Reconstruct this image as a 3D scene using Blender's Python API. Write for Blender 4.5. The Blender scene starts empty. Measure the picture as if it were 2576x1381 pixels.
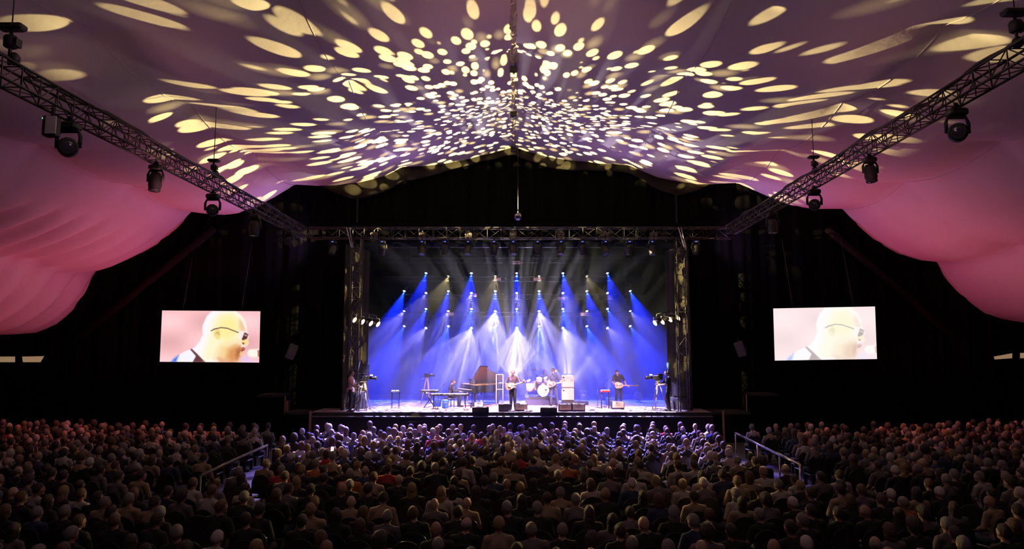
import bpy, math, random
from mathutils import Vector, Matrix, Quaternion, Euler, noise
R = random.Random(11)
PI = math.pi
S = bpy.context.scene
COL = S.collection
D = bpy.data

# ------------------------------------------------------------------ camera
FPX, CAMZ = 1750.0, 3.9
PITCH = math.atan((880 - 690.5) / FPX)
YAW = 4.0 / FPX
cam = D.cameras.new('camera'); cam.sensor_width = 36.0; cam.lens = FPX / 2576 * 36.0
cam.clip_end = 300
CAM = D.objects.new('camera', cam); COL.objects.link(CAM)
CAM.location = (0, 0, CAMZ); CAM.rotation_euler = (PI/2 + PITCH, 0, YAW)
S.camera = CAM
CR = Euler((PI/2 + PITCH, 0, YAW)).to_matrix()

def at(px, py, Y):
    """world point on the plane y = Y seen at photo pixel (px, py)"""
    d = CR @ Vector(((px - 1288) / FPX, -(py - 690.5) / FPX, -1))
    t = Y / d.y
    return Vector((d.x * t, Y, CAMZ + d.z * t))

def onz(px, py, z):
    """world point on the height z seen at photo pixel (px, py)"""
    d = CR @ Vector(((px - 1288) / FPX, -(py - 690.5) / FPX, -1))
    t = (z - CAMZ) / d.z
    return Vector((d.x * t, d.y * t, z))

S.view_settings.view_transform = 'Standard'; S.view_settings.look = 'None'
S.view_settings.gamma = 1.0; S.view_settings.use_curve_mapping = False
S.view_settings.exposure = 0.0
cy = S.cycles
cy.use_denoising = True
cy.max_bounces = 4; cy.diffuse_bounces = 2; cy.glossy_bounces = 2; cy.transmission_bounces = 3
cy.volume_bounces = 0; cy.transparent_max_bounces = 6
cy.sample_clamp_direct = 0; cy.sample_clamp_indirect = 3.0
cy.caustics_reflective = False; cy.caustics_refractive = False
cy.use_light_tree = True

W = D.worlds.new('world'); S.world = W; W.use_nodes = True
W.node_tree.nodes['Background'].inputs[0].default_value = (0.30, 0.20, 0.26, 1)
W.node_tree.nodes['Background'].inputs[1].default_value = 0.02

# ------------------------------------------------------------------ lights
def lamp(kind, loc, power, color, target=None, size=60, blend=0.6, soft=0.05, gobo=None, name='lamp'):
    L = D.lights.new(name, kind); L.energy = power; L.color = color; L.shadow_soft_size = soft
    o = D.objects.new(name, L); COL.objects.link(o); o.location = loc
    if target is not None:
        o.rotation_euler = (Vector(target) - Vector(loc)).to_track_quat('-Z', 'Y').to_euler()
    if kind == 'SPOT':
        L.spot_size = math.radians(size); L.spot_blend = blend
    if gobo:
        L.use_nodes = True; nt = L.node_tree
        em = next(n for n in nt.nodes if n.type == 'EMISSION')
        gobo(nt, em)
    return o

def N(nt, t, **kw):
    n = nt.nodes.new(t)
    for k, v in kw.items():
        if k == 'inp':
            for a, b in v.items(): n.inputs[a].default_value = b
        else: setattr(n, k, v)
    return n

def streak_gobo(scale, lo, hi, base=0.15, gain=1.6, bars=False):
    """break-up pattern in a fixture: thin bright rays over a soft base"""
    def f(nt, em):
        g = N(nt, 'ShaderNodeNewGeometry')
        x = N(nt, 'ShaderNodeTexNoise', inp={'Scale': scale, 'Detail': 1.0, 'Roughness': 0.6})
        m = N(nt, 'ShaderNodeMapRange', inp={'From Min': lo, 'From Max': hi, 'To Min': base, 'To Max': gain})
        if bars:                    # bar gobo: blades of light side by side
            mp = N(nt, 'ShaderNodeVectorMath', operation='MULTIPLY'); mp.inputs[1].default_value = (1.0, 0.10, 0.22)
            ad = N(nt, 'ShaderNodeVectorMath', operation='ADD'); ad.inputs[1].default_value = (R.uniform(0, 9), R.uniform(0, 9), R.uniform(0, 9))
            nt.links.new(g.outputs['Incoming'], mp.inputs[0]); nt.links.new(mp.outputs[0], ad.inputs[0]); nt.links.new(ad.outputs[0], x.inputs['Vector'])
        else:
            nt.links.new(g.outputs['Incoming'], x.inputs['Vector'])
        nt.links.new(x.outputs['Fac'], m.inputs['Value'])
        nt.links.new(m.outputs[0], em.inputs['Strength'])
    return f

def ball_gobo(nt, em):
    """reflections of the mirror ball: a crisp and a soft set of dots, thrown upwards and at the stage"""
    g = N(nt, 'ShaderNodeNewGeometry'); lk = nt.links.new
    # dot pattern warped: dots closer towards the hall than towards the stage
    s0 = N(nt, 'ShaderNodeSeparateXYZ'); lk(g.outputs['Incoming'], s0.inputs[0])
    wk = N(nt, 'ShaderNodeMath', operation='MULTIPLY_ADD'); wk.inputs[1].default_value = -0.30; wk.inputs[2].default_value = 1.04; lk(s0.outputs['Y'], wk.inputs[0])
    wv = N(nt, 'ShaderNodeVectorMath', operation='SCALE'); lk(g.outputs['Incoming'], wv.inputs[0]); lk(wk.outputs[0], wv.inputs['Scale'])
    def dots(scale, off, r0, r1):
        add = N(nt, 'ShaderNodeVectorMath', operation='ADD'); add.inputs[1].default_value = off
        v = N(nt, 'ShaderNodeTexVoronoi', inp={'Scale': scale, 'Randomness': 1.0})
        m = N(nt, 'ShaderNodeMapRange', inp={'From Min': r0, 'From Max': r1, 'To Min': 1.0, 'To Max': 0.0})
        lk(wv.outputs[0], add.inputs[0]); lk(add.outputs[0], v.inputs['Vector']); lk(v.outputs['Distance'], m.inputs['Value'])
        return m
    a = dots(11.0, (0, 0, 0), 0.27, 0.31)
    b = dots(12.5, (4.3, 1.7, 2.9), 0.275, 0.315)
    c = dots(9.0, (7.1, 3.3, 5.5), 0.12, 0.34)
    mx = N(nt, 'ShaderNodeMath', operation='MAXIMUM'); lk(a.outputs[0], mx.inputs[0]); lk(b.outputs[0], mx.inputs[1])
    cm = N(nt, 'ShaderNodeMath', operation='MULTIPLY'); lk(c.outputs[0], cm.inputs[0]); cm.inputs[1].default_value = 0.26
    mx2 = N(nt, 'ShaderNodeMath', operation='ADD'); lk(mx.outputs[0], mx2.inputs[0]); lk(cm.outputs[0], mx2.inputs[1])
    sep = N(nt, 'ShaderNodeSeparateXYZ'); lk(g.outputs['Incoming'], sep.inputs[0])
    # lamp masked to throw upwards; towards the gable only steeply, so that just its top border catches dots
    ky = N(nt, 'ShaderNodeMath', operation='MULTIPLY_ADD'); ky.inputs[1].default_value = 1.07; ky.inputs[2].default_value = -0.42
    lk(sep.outputs['Y'], ky.inputs[0])
    lim = N(nt, 'ShaderNodeMath', operation='MAXIMUM'); lk(ky.outputs[0], lim.inputs[0]); lim.inputs[1].default_value = 0.07
    df = N(nt, 'ShaderNodeMath', operation='SUBTRACT'); lk(sep.outputs['Z'], df.inputs[0]); lk(lim.outputs[0], df.inputs[1])
    up = N(nt, 'ShaderNodeMapRange', inp={'From Min': 0.0, 'From Max': 0.05, 'To Min': 0.0, 'To Max': 1.0})
    lk(df.outputs[0], up.inputs['Value'])
    ax = N(nt, 'ShaderNodeMath', operation='ABSOLUTE'); lk(sep.outputs['X'], ax.inputs[0])
    fd = N(nt, 'ShaderNodeMath', operation='MULTIPLY_ADD'); lk(ax.outputs[0], fd.inputs[0]); fd.inputs[1].default_value = -0.46; lk(sep.outputs['Y'], fd.inputs[2])
    f1 = N(nt, 'ShaderNodeMapRange', inp={'From Min': 0.0, 'From Max': 0.03, 'To Min': 0.0, 'To Max': 2.2}); lk(fd.outputs[0], f1.inputs['Value'])
    f2 = N(nt, 'ShaderNodeMapRange', inp={'From Min': 0.50, 'From Max': 0.55, 'To Min': 1.0, 'To Max': 0.004}); lk(sep.outputs['Y'], f2.inputs['Value'])
    fy = N(nt, 'ShaderNodeMath', operation='MULTIPLY'); lk(f1.outputs[0], fy.inputs[0]); lk(f2.outputs[0], fy.inputs[1])
    fz_ = N(nt, 'ShaderNodeMath', operation='LESS_THAN'); lk(sep.outputs['Z'], fz_.inputs[0]); fz_.inputs[1].default_value = 0.0
    fw0 = N(nt, 'ShaderNodeMath', operation='MULTIPLY'); lk(fy.outputs[0], fw0.inputs[0]); lk(fz_.outputs[0], fw0.inputs[1])
    # a narrow level band reaches the truss over the stage
    t1 = N(nt, 'ShaderNodeMapRange', inp={'From Min': -0.17, 'From Max': -0.14, 'To Min': 0.0, 'To Max': 0.35}); lk(sep.outputs['Z'], t1.inputs['Value'])
    t2 = N(nt, 'ShaderNodeMapRange', inp={'From Min': 0.28, 'From Max': 0.34, 'To Min': 0.0, 'To Max': 1.0}); lk(sep.outputs['Y'], t2.inputs['Value'])
    t3 = N(nt, 'ShaderNodeMath', operation='MULTIPLY'); lk(t1.outputs[0], t3.inputs[0]); lk(t2.outputs[0], t3.inputs[1])
    t4 = N(nt, 'ShaderNodeMath', operation='MULTIPLY'); lk(t3.outputs[0], t4.inputs[0]); lk(fz_.outputs[0], t4.inputs[1])
    fw = N(nt, 'ShaderNodeMath', operation='MAXIMUM'); lk(fw0.outputs[0], fw.inputs[0]); lk(t4.outputs[0], fw.inputs[1])
    lo = N(nt, 'ShaderNodeMath', operation='MAXIMUM'); lk(up.outputs[0], lo.inputs[0]); lk(fw.outputs[0], lo.inputs[1])
    mul = N(nt, 'ShaderNodeMath', operation='MULTIPLY'); lk(mx2.outputs[0], mul.inputs[0]); lk(lo.outputs[0], mul.inputs[1])
    # low directions boosted, so that far dots stay as bright as near ones
    rz_ = N(nt, 'ShaderNodeMapRange', inp={'From Min': 0.1, 'From Max': 1.0, 'To Min': 3.4, 'To Max': 0.30})
    pw = N(nt, 'ShaderNodeMath', operation='POWER'); pw.inputs[1].default_value = 0.55
    ab = N(nt, 'ShaderNodeMath', operation='ABSOLUTE'); lk(sep.outputs['Z'], ab.inputs[0]); lk(ab.outputs[0], pw.inputs[0]); lk(pw.outputs[0], rz_.inputs['Value'])
    ml2 = N(nt, 'ShaderNodeMath', operation='MULTIPLY'); lk(mul.outputs[0], ml2.inputs[0]); lk(rz_.outputs[0], ml2.inputs[1])
    lk(ml2.outputs[0], em.inputs['Strength'])

BALL = at(1303, 545, 27.0)
lamp('POINT', BALL + Vector((0, -0.05, 0.34)), 8200, (1.0, 0.77, 0.31), soft=0.02, gobo=ball_gobo, name='mirror_ball_reflections')  # point lamp above the ball stands in for its reflections
# pink uplighters at the sides of the stage, washing the fabric
for sx in (-1, 1):
    lamp('SPOT', (sx*12.6, 29.2, 2.8), 800, (1.0, 0.10, 0.22), (sx*15.5, 29.6, 9.0), 150, 1.0, 0.25, name='pink_uplight')
    lamp('SPOT', (sx*18.0, 24.0, 2.0), 190, (1.0, 0.11, 0.20), (sx*20.0, 27.5, 7.0), 140, 1.0, 0.25, name='pink_uplight')
    lamp('SPOT', (sx*8.6, 17.0, 7.6), 52, (1.0, 0.36, 0.42), (sx*9.5, 18.0, 13.0), 165, 1.0, 0.25, name='mauve_uplight')  # added mauve fill for the lining, not a fixture
    lamp('SPOT', (sx*4.5, 29.4, 9.7), 62, (0.74, 0.38, 1.0), (sx*5.0, 27.0, 13.0), 165, 1.0, 0.25, name='violet_uplight')
    lamp('SPOT', (sx*9.2, 31.2, 8.4), 230, (0.62, 0.36, 1.0), (sx*13.0, 31.0, 10.0), 165, 1.0, 0.25, name='violet_uplight')
lamp('SPOT', (0, 16.0, 7.5), 225, (1.0, 0.43, 0.50), (0, 19.0, 13.0), 110, 1.0, 0.3, name='mauve_uplight')  # added general fill for the middle of the lining
# added fill over the audience, no fixtures hang there: very dim
lamp('POINT', (0, 3.0, 9.5), 120, (1.0, 0.58, 0.74), soft=1.0, name='house_lamp')
lamp('POINT', (-7, 12.0, 9.5), 34, (1.0, 0.60, 0.68), soft=0.6, name='house_lamp')
lamp('POINT', (7, 12.0, 9.5), 34, (1.0, 0.60, 0.68), soft=0.6, name='house_lamp')
# warm rims, red wash and blue spill on the rows
for sx in (-1, 1):
    lamp('SPOT', (sx*8.6, 26.0, 8.3), 3600, (1.0, 0.70, 0.25), (sx*2.5, 19.0, 1.1), 56, 0.9, 0.05, gobo=streak_gobo(22, .56, .62, 0.02, 2.6), name='warm_rim')
    lamp('SPOT', (sx*8.7, 25.0, 8.3), 1100, (1.0, 0.16, 0.13), (sx*14.5, 25.0, 1.1), 74, 0.9, 0.1, name='red_wash')
    lamp('SPOT', (sx*3.2, 30.0, 8.2), 80000, (0.07, 0.06, 1.0), (sx*3.6, 25.6, 1.2), 56, 0.9, 0.08, gobo=streak_gobo(18, .44, .58, 0.2, 1.6), name='blue_spill')
    lamp('SPOT', (sx*3.4, 30.0, 8.2), 30000, (1.0, 0.66, 0.88), (sx*3.8, 25.0, 1.2), 52, 0.9, 0.08, gobo=streak_gobo(18, .44, .58, 0.2, 1.6), name='white_spill')
# stage top light from the front truss, with leaf break-up on the floor
for x in (-5.2, -2.6, 0.0, 2.6, 5.2):
    lamp('SPOT', (x, 30.1, 8.5), 16000, (0.46, 0.40, 1.0), (x*1.10, 31.3, 1.1), 30, 0.4, 0.01, gobo=streak_gobo(42, .48, .52, 0.02, 2.0), name='floor_breakup')
for x in (-6.0, -2.0, 2.0, 6.0):
    lamp('SPOT', (x*1.15, 27.5, 8.4), 8000, (1.0, 0.52, 0.62), (x*0.62, 32.9, 1.6), 32, 0.6, 0.08, name='front_key')
for x in (-1.2, 1.6):
    lamp('SPOT', (x, 28.0, 8.4), 14000, (1.0, 0.60, 0.72), (x*.5+.6, 33.3, 1.9), 18, 0.8, 0.08, name='front_key')

# ------------------------------------------------------------------ materials
def mat(name, col, rough=0.6, metal=0.0, var=0.12, scale=8.0, emit=None, es=0.0, spec=0.5, sheen=0.0):
    m = D.materials.new(name); m.use_nodes = True; nt = m.node_tree
    b = nt.nodes['Principled BSDF']
    b.inputs['Roughness'].default_value = rough; b.inputs['Metallic'].default_value = metal
    b.inputs['Specular IOR Level'].default_value = spec
    tc = N(nt, 'ShaderNodeTexCoord'); nz = N(nt, 'ShaderNodeTexNoise', inp={'Scale': scale, 'Detail': 3.0})
    nt.links.new(tc.outputs['Object'], nz.inputs['Vector'])
    mx = N(nt, 'ShaderNodeMix', data_type='RGBA')
    c = Vector(col[:3])
    mx.inputs[6].default_value = (*(c*(1-var)), 1); mx.inputs[7].default_value = (*[min(1, x) for x in (c*(1+var))], 1)
    nt.links.new(nz.outputs['Fac'], mx.inputs[0]); nt.links.new(mx.outputs[2], b.inputs['Base Color'])
    if emit:
        b.inputs['Emission Color'].default_value = (*emit, 1); b.inputs['Emission Strength'].default_value = es
        m.cycles.emission_sampling = 'NONE'
    return m

M = dict(
    black_metal=mat('black_metal', (0.008, 0.008, 0.008), 0.6, 0.0),
    truss_black=mat('truss_black', (0.024, 0.021, 0.019), 0.5, 0.0),
    alu=mat('aluminium', (0.55, 0.55, 0.56), 0.35, 0.8),
    chrome=mat('chrome', (0.75, 0.75, 0.76), 0.18, 1.0),
    black_cloth=mat('black_cloth', (0.0022, 0.0020, 0.0021), 0.95, spec=0.05, scale=2.0, var=0.35),
    valance=mat('valance_cloth', (0.030, 0.027, 0.020), 0.9, spec=0.05),
    leg_cloth=mat('leg_cloth', (0.030, 0.027, 0.020), 0.9, spec=0.05),
    stage_back=mat('backcloth', (0.002, 0.002, 0.003), 0.9, spec=0.05),
    stage_floor=mat('stage_floor', (0.40, 0.32, 0.33), 0.55, scale=3.0),
    floor=mat('hall_floor', (0.02, 0.018, 0.018), 0.8),
    fascia=mat('fascia', (0.014, 0.014, 0.016), 0.7),
    trim=mat('trim_metal', (0.20, 0.20, 0.22), 0.35, 0.6),
    plastic=mat('black_plastic', (0.010, 0.010, 0.010), 0.6),
    grey_plastic=mat('grey_plastic', (0.20, 0.20, 0.21), 0.5),
    piano=mat('piano_lacquer', (0.012, 0.011, 0.011), 0.12),
    lid_under=mat('piano_lid_underside', (0.36, 0.14, 0.07), 0.22),  # amber reflection put into the colour of the black lid
    gold=mat('piano_iron_frame', (0.75, 0.50, 0.18), 0.35, 0.7),
    ivory=mat('piano_keys', (0.8, 0.78, 0.7), 0.35),
    tolex=mat('cream_tolex', (0.86, 0.68, 0.44), 0.75),
    grille=mat('cream_grille', (0.72, 0.58, 0.42), 0.85, scale=120, var=0.25),
    grille_dark=mat('dark_grille', (0.05, 0.045, 0.045), 0.8, scale=120, var=0.3),
    wedge=mat('wedge_case', (0.03, 0.028, 0.028), 0.6),
    drum=mat('drum_shell', (0.78, 0.66, 0.66), 0.3),
    drumhead=mat('drum_head', (0.9, 0.88, 0.86), 0.5),
    cymbal=mat('cymbal_bronze', (0.80, 0.58, 0.22), 0.28, 1.0),
    bluebox=mat('blue_case', (0.05, 0.14, 0.62), 0.4),  # blue stage light put into the base colour
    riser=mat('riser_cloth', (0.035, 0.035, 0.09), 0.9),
    wood=mat('tripod_wood', (0.50, 0.36, 0.22), 0.5),
    guitar=mat('guitar_top', (0.80, 0.52, 0.20), 0.25),
    bass=mat('bass_body', (0.55, 0.22, 0.18), 0.25),
    neck=mat('maple_neck', (0.72, 0.52, 0.30), 0.4),
    red=mat('red_cloth', (0.55, 0.05, 0.06), 0.8),
    pinkbox=mat('pink_label_panel', (0.75, 0.45, 0.55), 0.6, emit=(0.62, 0.30, 0.42), es=0.35),  # emission stands in for stage light thrown back by the panels
    chairc=mat('chair_shell', (0.016, 0.015, 0.016), 0.35),
    beige=mat('door_glow', (0.3, 0.22, 0.15), 0.8, emit=(0.50, 0.33, 0.18), es=0.5),
    eye=mat('eye', (0.03, 0.02, 0.02), 0.2), lip=mat('lip', (0.45, 0.16, 0.14), 0.5),
    lens_blue=mat('lens_lit_blue', (0.1, 0.1, 0.2), 0.2, emit=(0.55, 0.68, 1.0), es=14),
    lens_white=mat('lens_lit_white', (0.2, 0.2, 0.2), 0.2, emit=(1.0, 0.93, 0.88), es=10),
    lens_yellow=mat('lens_lit_yellow', (0.2, 0.2, 0.1), 0.2, emit=(1.0, 0.90, 0.55), es=4),
    lens_warm=mat('lens_lit_warm', (0.2, 0.1, 0.1), 0.2, emit=(1.0, 0.66, 0.40), es=9),
    lens_dark=mat('lens_unlit', (0.05, 0.05, 0.08), 0.08),
    bulb=mat('blinder_bulb', (0.10, 0.08, 0.08), 0.3, 0.3),
    led=mat('indicator_blue', (0.02, 0.02, 0.1), 0.4, emit=(0.1, 0.15, 1.0), es=1.6),  # blue glints on the unlit heads given as emission
    phone=mat('phone_screen', (0.1, 0.1, 0.1), 0.2, emit=(0.75, 0.9, 1.0), es=2.5),
    cable=mat('cable', (0.02, 0.02, 0.02), 0.6),
    mirror=mat('mirror_tiles', (0.45, 0.44, 0.46), 0.08, 1.0),
    crumple=mat('ridge_fabric', (0.55, 0.48, 0.40), 0.35, 0.3, var=0.6, scale=5),
    white=mat('white_paint', (0.8, 0.78, 0.76), 0.5),
    greypanel=mat('grey_panel', (0.42, 0.40, 0.42), 0.6),
    amber=mat('post_wood', (0.34, 0.22, 0.13), 0.6),
)
def fabric_mat():
    m = D.materials.new('tent_lining'); m.use_nodes = True; nt = m.node_tree
    b = nt.nodes['Principled BSDF']; b.inputs['Roughness'].default_value = 0.85; b.inputs['Specular IOR Level'].default_value = 0.15
    tc = N(nt, 'ShaderNodeTexCoord'); nz = N(nt, 'ShaderNodeTexNoise', inp={'Scale': 0.6, 'Detail': 4.0})
    r = N(nt, 'ShaderNodeMix', data_type='RGBA'); r.inputs[6].default_value = (0.66, 0.60, 0.58, 1); r.inputs[7].default_value = (0.78, 0.72, 0.69, 1)
    nt.links.new(tc.outputs['Object'], nz.inputs['Vector']); nt.links.new(nz.outputs['Fac'], r.inputs[0]); nt.links.new(r.outputs[2], b.inputs['Base Color'])
    w = N(nt, 'ShaderNodeTexNoise', inp={'Scale': 1.4, 'Detail': 5.0, 'Roughness': 0.65}); bp = N(nt, 'ShaderNodeBump', inp={'Strength': 0.08, 'Distance': 0.25})
    nt.links.new(tc.outputs['Object'], w.inputs['Vector']); nt.links.new(w.outputs['Fac'], bp.inputs['Height']); nt.links.new(bp.outputs[0], b.inputs['Normal'])
    return m
M['fabric'] = fabric_mat()
def glass_mat():
    m = D.materials.new('clear_acrylic'); m.use_nodes = True; nt = m.node_tree
    nt.nodes.clear(); o = N(nt, 'ShaderNodeOutputMaterial'); t = N(nt, 'ShaderNodeBsdfTransparent'); g = N(nt, 'ShaderNodeBsdfGlossy', inp={'Roughness': 0.05})
    t.inputs[0].default_value = (0.93, 0.95, 0.97, 1)
    f = N(nt, 'ShaderNodeFresnel', inp={'IOR': 1.35}); x = N(nt, 'ShaderNodeMixShader')
    nt.links.new(f.outputs[0], x.inputs[0]); nt.links.new(t.outputs[0], x.inputs[1]); nt.links.new(g.outputs[0], x.inputs[2]); nt.links.new(x.outputs[0], o.inputs[0])
    return m
M['acrylic'] = glass_mat()
SKIN = [mat('skin', c, 0.5) for c in ((0.42, 0.27, 0.20), (0.33, 0.20, 0.14), (0.50, 0.34, 0.26))]
SKIN_DARK = mat('skin_deep', (0.16, 0.085, 0.055), 0.45)
def hair_mat(name, col, rough, var=.3, scale=40):
    m = mat(name, col, rough, var=var, scale=scale); nt = m.node_tree
    tc = N(nt, 'ShaderNodeTexCoord'); mp = N(nt, 'ShaderNodeMapping'); mp.inputs['Scale'].default_value = (1, 1, .25)
    nz = N(nt, 'ShaderNodeTexNoise', inp={'Scale': 90.0, 'Detail': 3.0}); bp = N(nt, 'ShaderNodeBump', inp={'Strength': 0.9, 'Distance': 0.02})
    nt.links.new(tc.outputs['Object'], mp.inputs[0]); nt.links.new(mp.outputs[0], nz.inputs['Vector']); nt.links.new(nz.outputs['Fac'], bp.inputs['Height'])
    nt.links.new(bp.outputs[0], nt.nodes['Principled BSDF'].inputs['Normal']); return m
HAIRM = dict(s=hair_mat('hair_dark', (0.035, 0.024, 0.018), 0.6, var=0.4, scale=40), g=hair_mat('hair_grey', (0.21, 0.19, 0.19), 0.6, var=0.3, scale=40),
             w=hair_mat('hair_white', (0.55, 0.50, 0.48), 0.6, var=0.2, scale=40), y=hair_mat('hair_fair', (0.26, 0.18, 0.09), 0.6, var=0.3, scale=40),
             r=hair_mat('hair_brown', (0.11, 0.06, 0.035), 0.6, var=0.4, scale=40))
SHIRTM = dict(k=mat('cloth_black', (0.02, 0.019, 0.02), 0.9), w=mat('cloth_pale', (0.42, 0.38, 0.36), 0.9), n=mat('cloth_navy', (0.03, 0.04, 0.10), 0.9),
              r=mat('cloth_red', (0.34, 0.03, 0.04), 0.9), o=mat('cloth_orange', (0.45, 0.15, 0.06), 0.9), t=mat('cloth_tan', (0.30, 0.22, 0.15), 0.9),
              m=mat('cloth_grey', (0.14, 0.12, 0.13), 0.9), p=mat('cloth_peach', (0.72, 0.46, 0.36), 0.9))
JEANS = mat('cloth_denim', (0.05, 0.06, 0.11), 0.9); SHOE = mat('shoe_leather', (0.02, 0.018, 0.018), 0.5)

# ------------------------------------------------------------------ mesh builder
class MB:
    def __init__(s): s.v, s.f, s.m, s.s = [], [], [], []
    def add(s, vs, fs, m=0, smooth=False):
        o = len(s.v); s.v += [Vector(v) for v in vs]
        for f in fs: s.f.append([i + o for i in f]); s.m.append(m); s.s.append(smooth)
        return s
    def box(s, c, d, rot=None, m=0, bev=0.0):
        x, y, z = d[0]/2, d[1]/2, d[2]/2
        q = Euler(rot).to_matrix() if rot else Matrix.Identity(3)
        if bev > 0:
            b = min(bev, x*.9, y*.9, z*.9)
            oct_ = [(x-b, y), (x, y-b), (x, -y+b), (x-b, -y), (-x+b, -y), (-x, -y+b), (-x, y-b), (-x+b, y)]
            inner = [(px*(x-b)/x, py*(y-b)/y) for px, py in oct_]
            rings = [(inner, -z), (oct_, -z+b), (oct_, z-b), (inner, z)]
            vs = [Vector(c) + q @ Vector((px, py, zz)) for ring, zz in rings for px, py in ring]
            fs = [list(range(8)), [24 + i for i in range(7, -1, -1)]]
            for k in range(3):
                for i in range(8):
                    j = (i+1) % 8; fs.append([k*8+j, k*8+i, k*8+8+i, k*8+8+j][::-1])
            return s.add(vs, fs, m)
        vs = [Vector(c) + q @ Vector((a*x, b*y, e*z)) for a in (-1, 1) for b in (-1, 1) for e in (-1, 1)]
        return s.add(vs, [(0, 1, 3, 2), (4, 6, 7, 5), (0, 4, 5, 1), (2, 3, 7, 6), (0, 2, 6, 4), (1, 5, 7, 3)], m)
    def ell(s, c, r, rot=None, n=12, k=8, m=0, fn=None):
        q = rot if isinstance(rot, Matrix) else (Euler(rot).to_matrix() if rot else Matrix.Identity(3))
        if isinstance(r, (int, float)): r = (r, r, r)
        vs = []
        def P(a, b):
            d = Vector((math.sin(b)*math.cos(a), math.sin(b)*math.sin(a), math.cos(b)))
            w = fn(d) if fn else 1.0
            vs.append(Vector(c) + q @ Vector((d.x*r[0]*w, d.y*r[1]*w, d.z*r[2]*w)))
        P(0, 0)
        for j in range(1, k):
            for i in range(n): P(2*PI*i/n, PI*j/k)
        P(0, PI)
        fs = [(0, 1+i, 1+(i+1) % n) for i in range(n)]
        for j in range(k-2):
            for i in range(n):
                a = 1+j*n; fs.append((a+i, a+n+i, a+n+(i+1) % n, a+(i+1) % n))
        e = len(vs)-1; a = 1+(k-2)*n
        fs += [(e, a+(i+1) % n, a+i) for i in range(n)]
        return s.add(vs, fs, m, True)
    def tube(s, pts, r, n=8, m=0, caps=True, smooth=True):
        pts = [Vector(p) for p in pts]
        rr = r if isinstance(r, (list, tuple)) else [r]*len(pts)
        t0 = (pts[1]-pts[0]).normalized(); u = t0.orthogonal().normalized(); vs = []
        for i, p in enumerate(pts):
            t = (pts[min(i+1, len(pts)-1)] - pts[max(i-1, 0)]).normalized()
            u = (u - t*u.dot(t)).normalized(); w = t.cross(u)
            for j in range(n):
                a = 2*PI*j/n; vs.append(p + (u*math.cos(a) + w*math.sin(a))*rr[i])
        fs = []
        for i in range(len(pts)-1):
            for j in range(n): fs.append((i*n+j, i*n+(j+1) % n, (i+1)*n+(j+1) % n, (i+1)*n+j))
        s.add(vs, fs, m, smooth)
        if caps:
            o = len(s.v)-len(vs); L = (len(pts)-1)*n
            s.f.append([o+j for j in range(n)][::-1]); s.m.append(m); s.s.append(False)
            s.f.append([o+L+j for j in range(n)]); s.m.append(m); s.s.append(False)
        return s
    def lathe(s, prof, c=(0, 0, 0), axis=(0, 0, 1), n=16, m=0, smooth=True):
        q = Vector((0, 0, 1)).rotation_difference(Vector(axis)).to_matrix()
        vs = [Vector(c) + q @ Vector((r*math.cos(2*PI*i/n), r*math.sin(2*PI*i/n), z)) for r, z in prof for i in range(n)]
        fs = [(k*n+i, k*n+(i+1) % n, (k+1)*n+(i+1) % n, (k+1)*n+i) for k in range(len(prof)-1) for i in range(n)]
        s.add(vs, fs, m, smooth)
        o = len(s.v)-len(vs)
        for base, rev in ((0, True), ((len(prof)-1)*n, False)):
            ring = [o+base+i for i in range(n)]
            s.f.append(ring[::-1] if rev else ring); s.m.append(m); s.s.append(False)
        return s
    def prism(s, poly, a, b, mtx=None, m=0):
        """2-D outline extruded along local z from a to b"""
        n = len(poly); q = mtx or Matrix.Identity(4)
        vs = [q @ Vector((x, y, z)) for z in (a, b) for x, y in poly]
        fs = [list(range(n))[::-1], [n+i for i in range(n)]] + [(i, (i+1) % n, n+(i+1) % n, n+i) for i in range(n)]
        return s.add(vs, fs, m)
    def xf(s, q):
        s.v = [q @ v for v in s.v]; return s
    def mesh(s, name, mats):
        me = D.meshes.new(name); me.from_pydata([tuple(v) for v in s.v], [], s.f)
        for m in (mats if isinstance(mats, (list, tuple)) else [mats]): me.materials.append(m)
        me.polygons.foreach_set('material_index', s.m); me.polygons.foreach_set('use_smooth', s.s)
        me.update(); return me
    def build(s, name, mats, parent=None):
        return link(name, s.mesh(name, mats), parent)

def link(name, me, parent=None):
    o = D.objects.new(name, me); COL.objects.link(o)
    if parent is not None: o.parent = parent
    return o
def tag(o, label, cat, group=None, kind=None):
    if label: o['label'] = label
    if cat: o['category'] = cat
    if group: o['group'] = group
    if kind: o['kind'] = kind
    return o
def thing(name, label, cat, loc=(0, 0, 0), rz=0.0, group=None, rot=None):
    o = D.objects.new(name, None); COL.objects.link(o); o.empty_display_size = 0.1
    o.location = loc; o.rotation_euler = rot if rot else (0, 0, rz)
    return tag(o, label, cat, group)
def struct(o): o['kind'] = 'structure'; return o
def dup(root, loc=None, rz=None, label=None, group=None):
    r = root.copy(); COL.objects.link(r)
    if loc is not None: r.location = loc
    if rz is not None: r.rotation_euler = (0, 0, rz)
    if label: r['label'] = label
    if group: r['group'] = group
    for ch in root.children:
        if ch.type == 'LIGHT': continue
        c = ch.copy(); COL.objects.link(c); c.parent = r
        for g in ch.children:
            d = g.copy(); COL.objects.link(d); d.parent = c
    return r
def remesh(mb, voxel, smooth=2):
    """fuse overlapping solids into one continuous skin"""
    o = D.objects.new('tmp', mb.mesh('tmp', [])); COL.objects.link(o)
    a = o.modifiers.new('r', 'REMESH'); a.mode = 'VOXEL'; a.voxel_size = voxel; a.use_smooth_shade = True
    b = o.modifiers.new('s', 'SMOOTH'); b.iterations = smooth; b.factor = 0.5
    dg = bpy.context.evaluated_depsgraph_get(); dg.update()
    me = D.meshes.new_from_object(o.evaluated_get(dg))
    old = o.data; D.objects.remove(o); D.meshes.remove(old)
    return me
def lerp(a, b, t): return a + (b-a)*t

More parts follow.
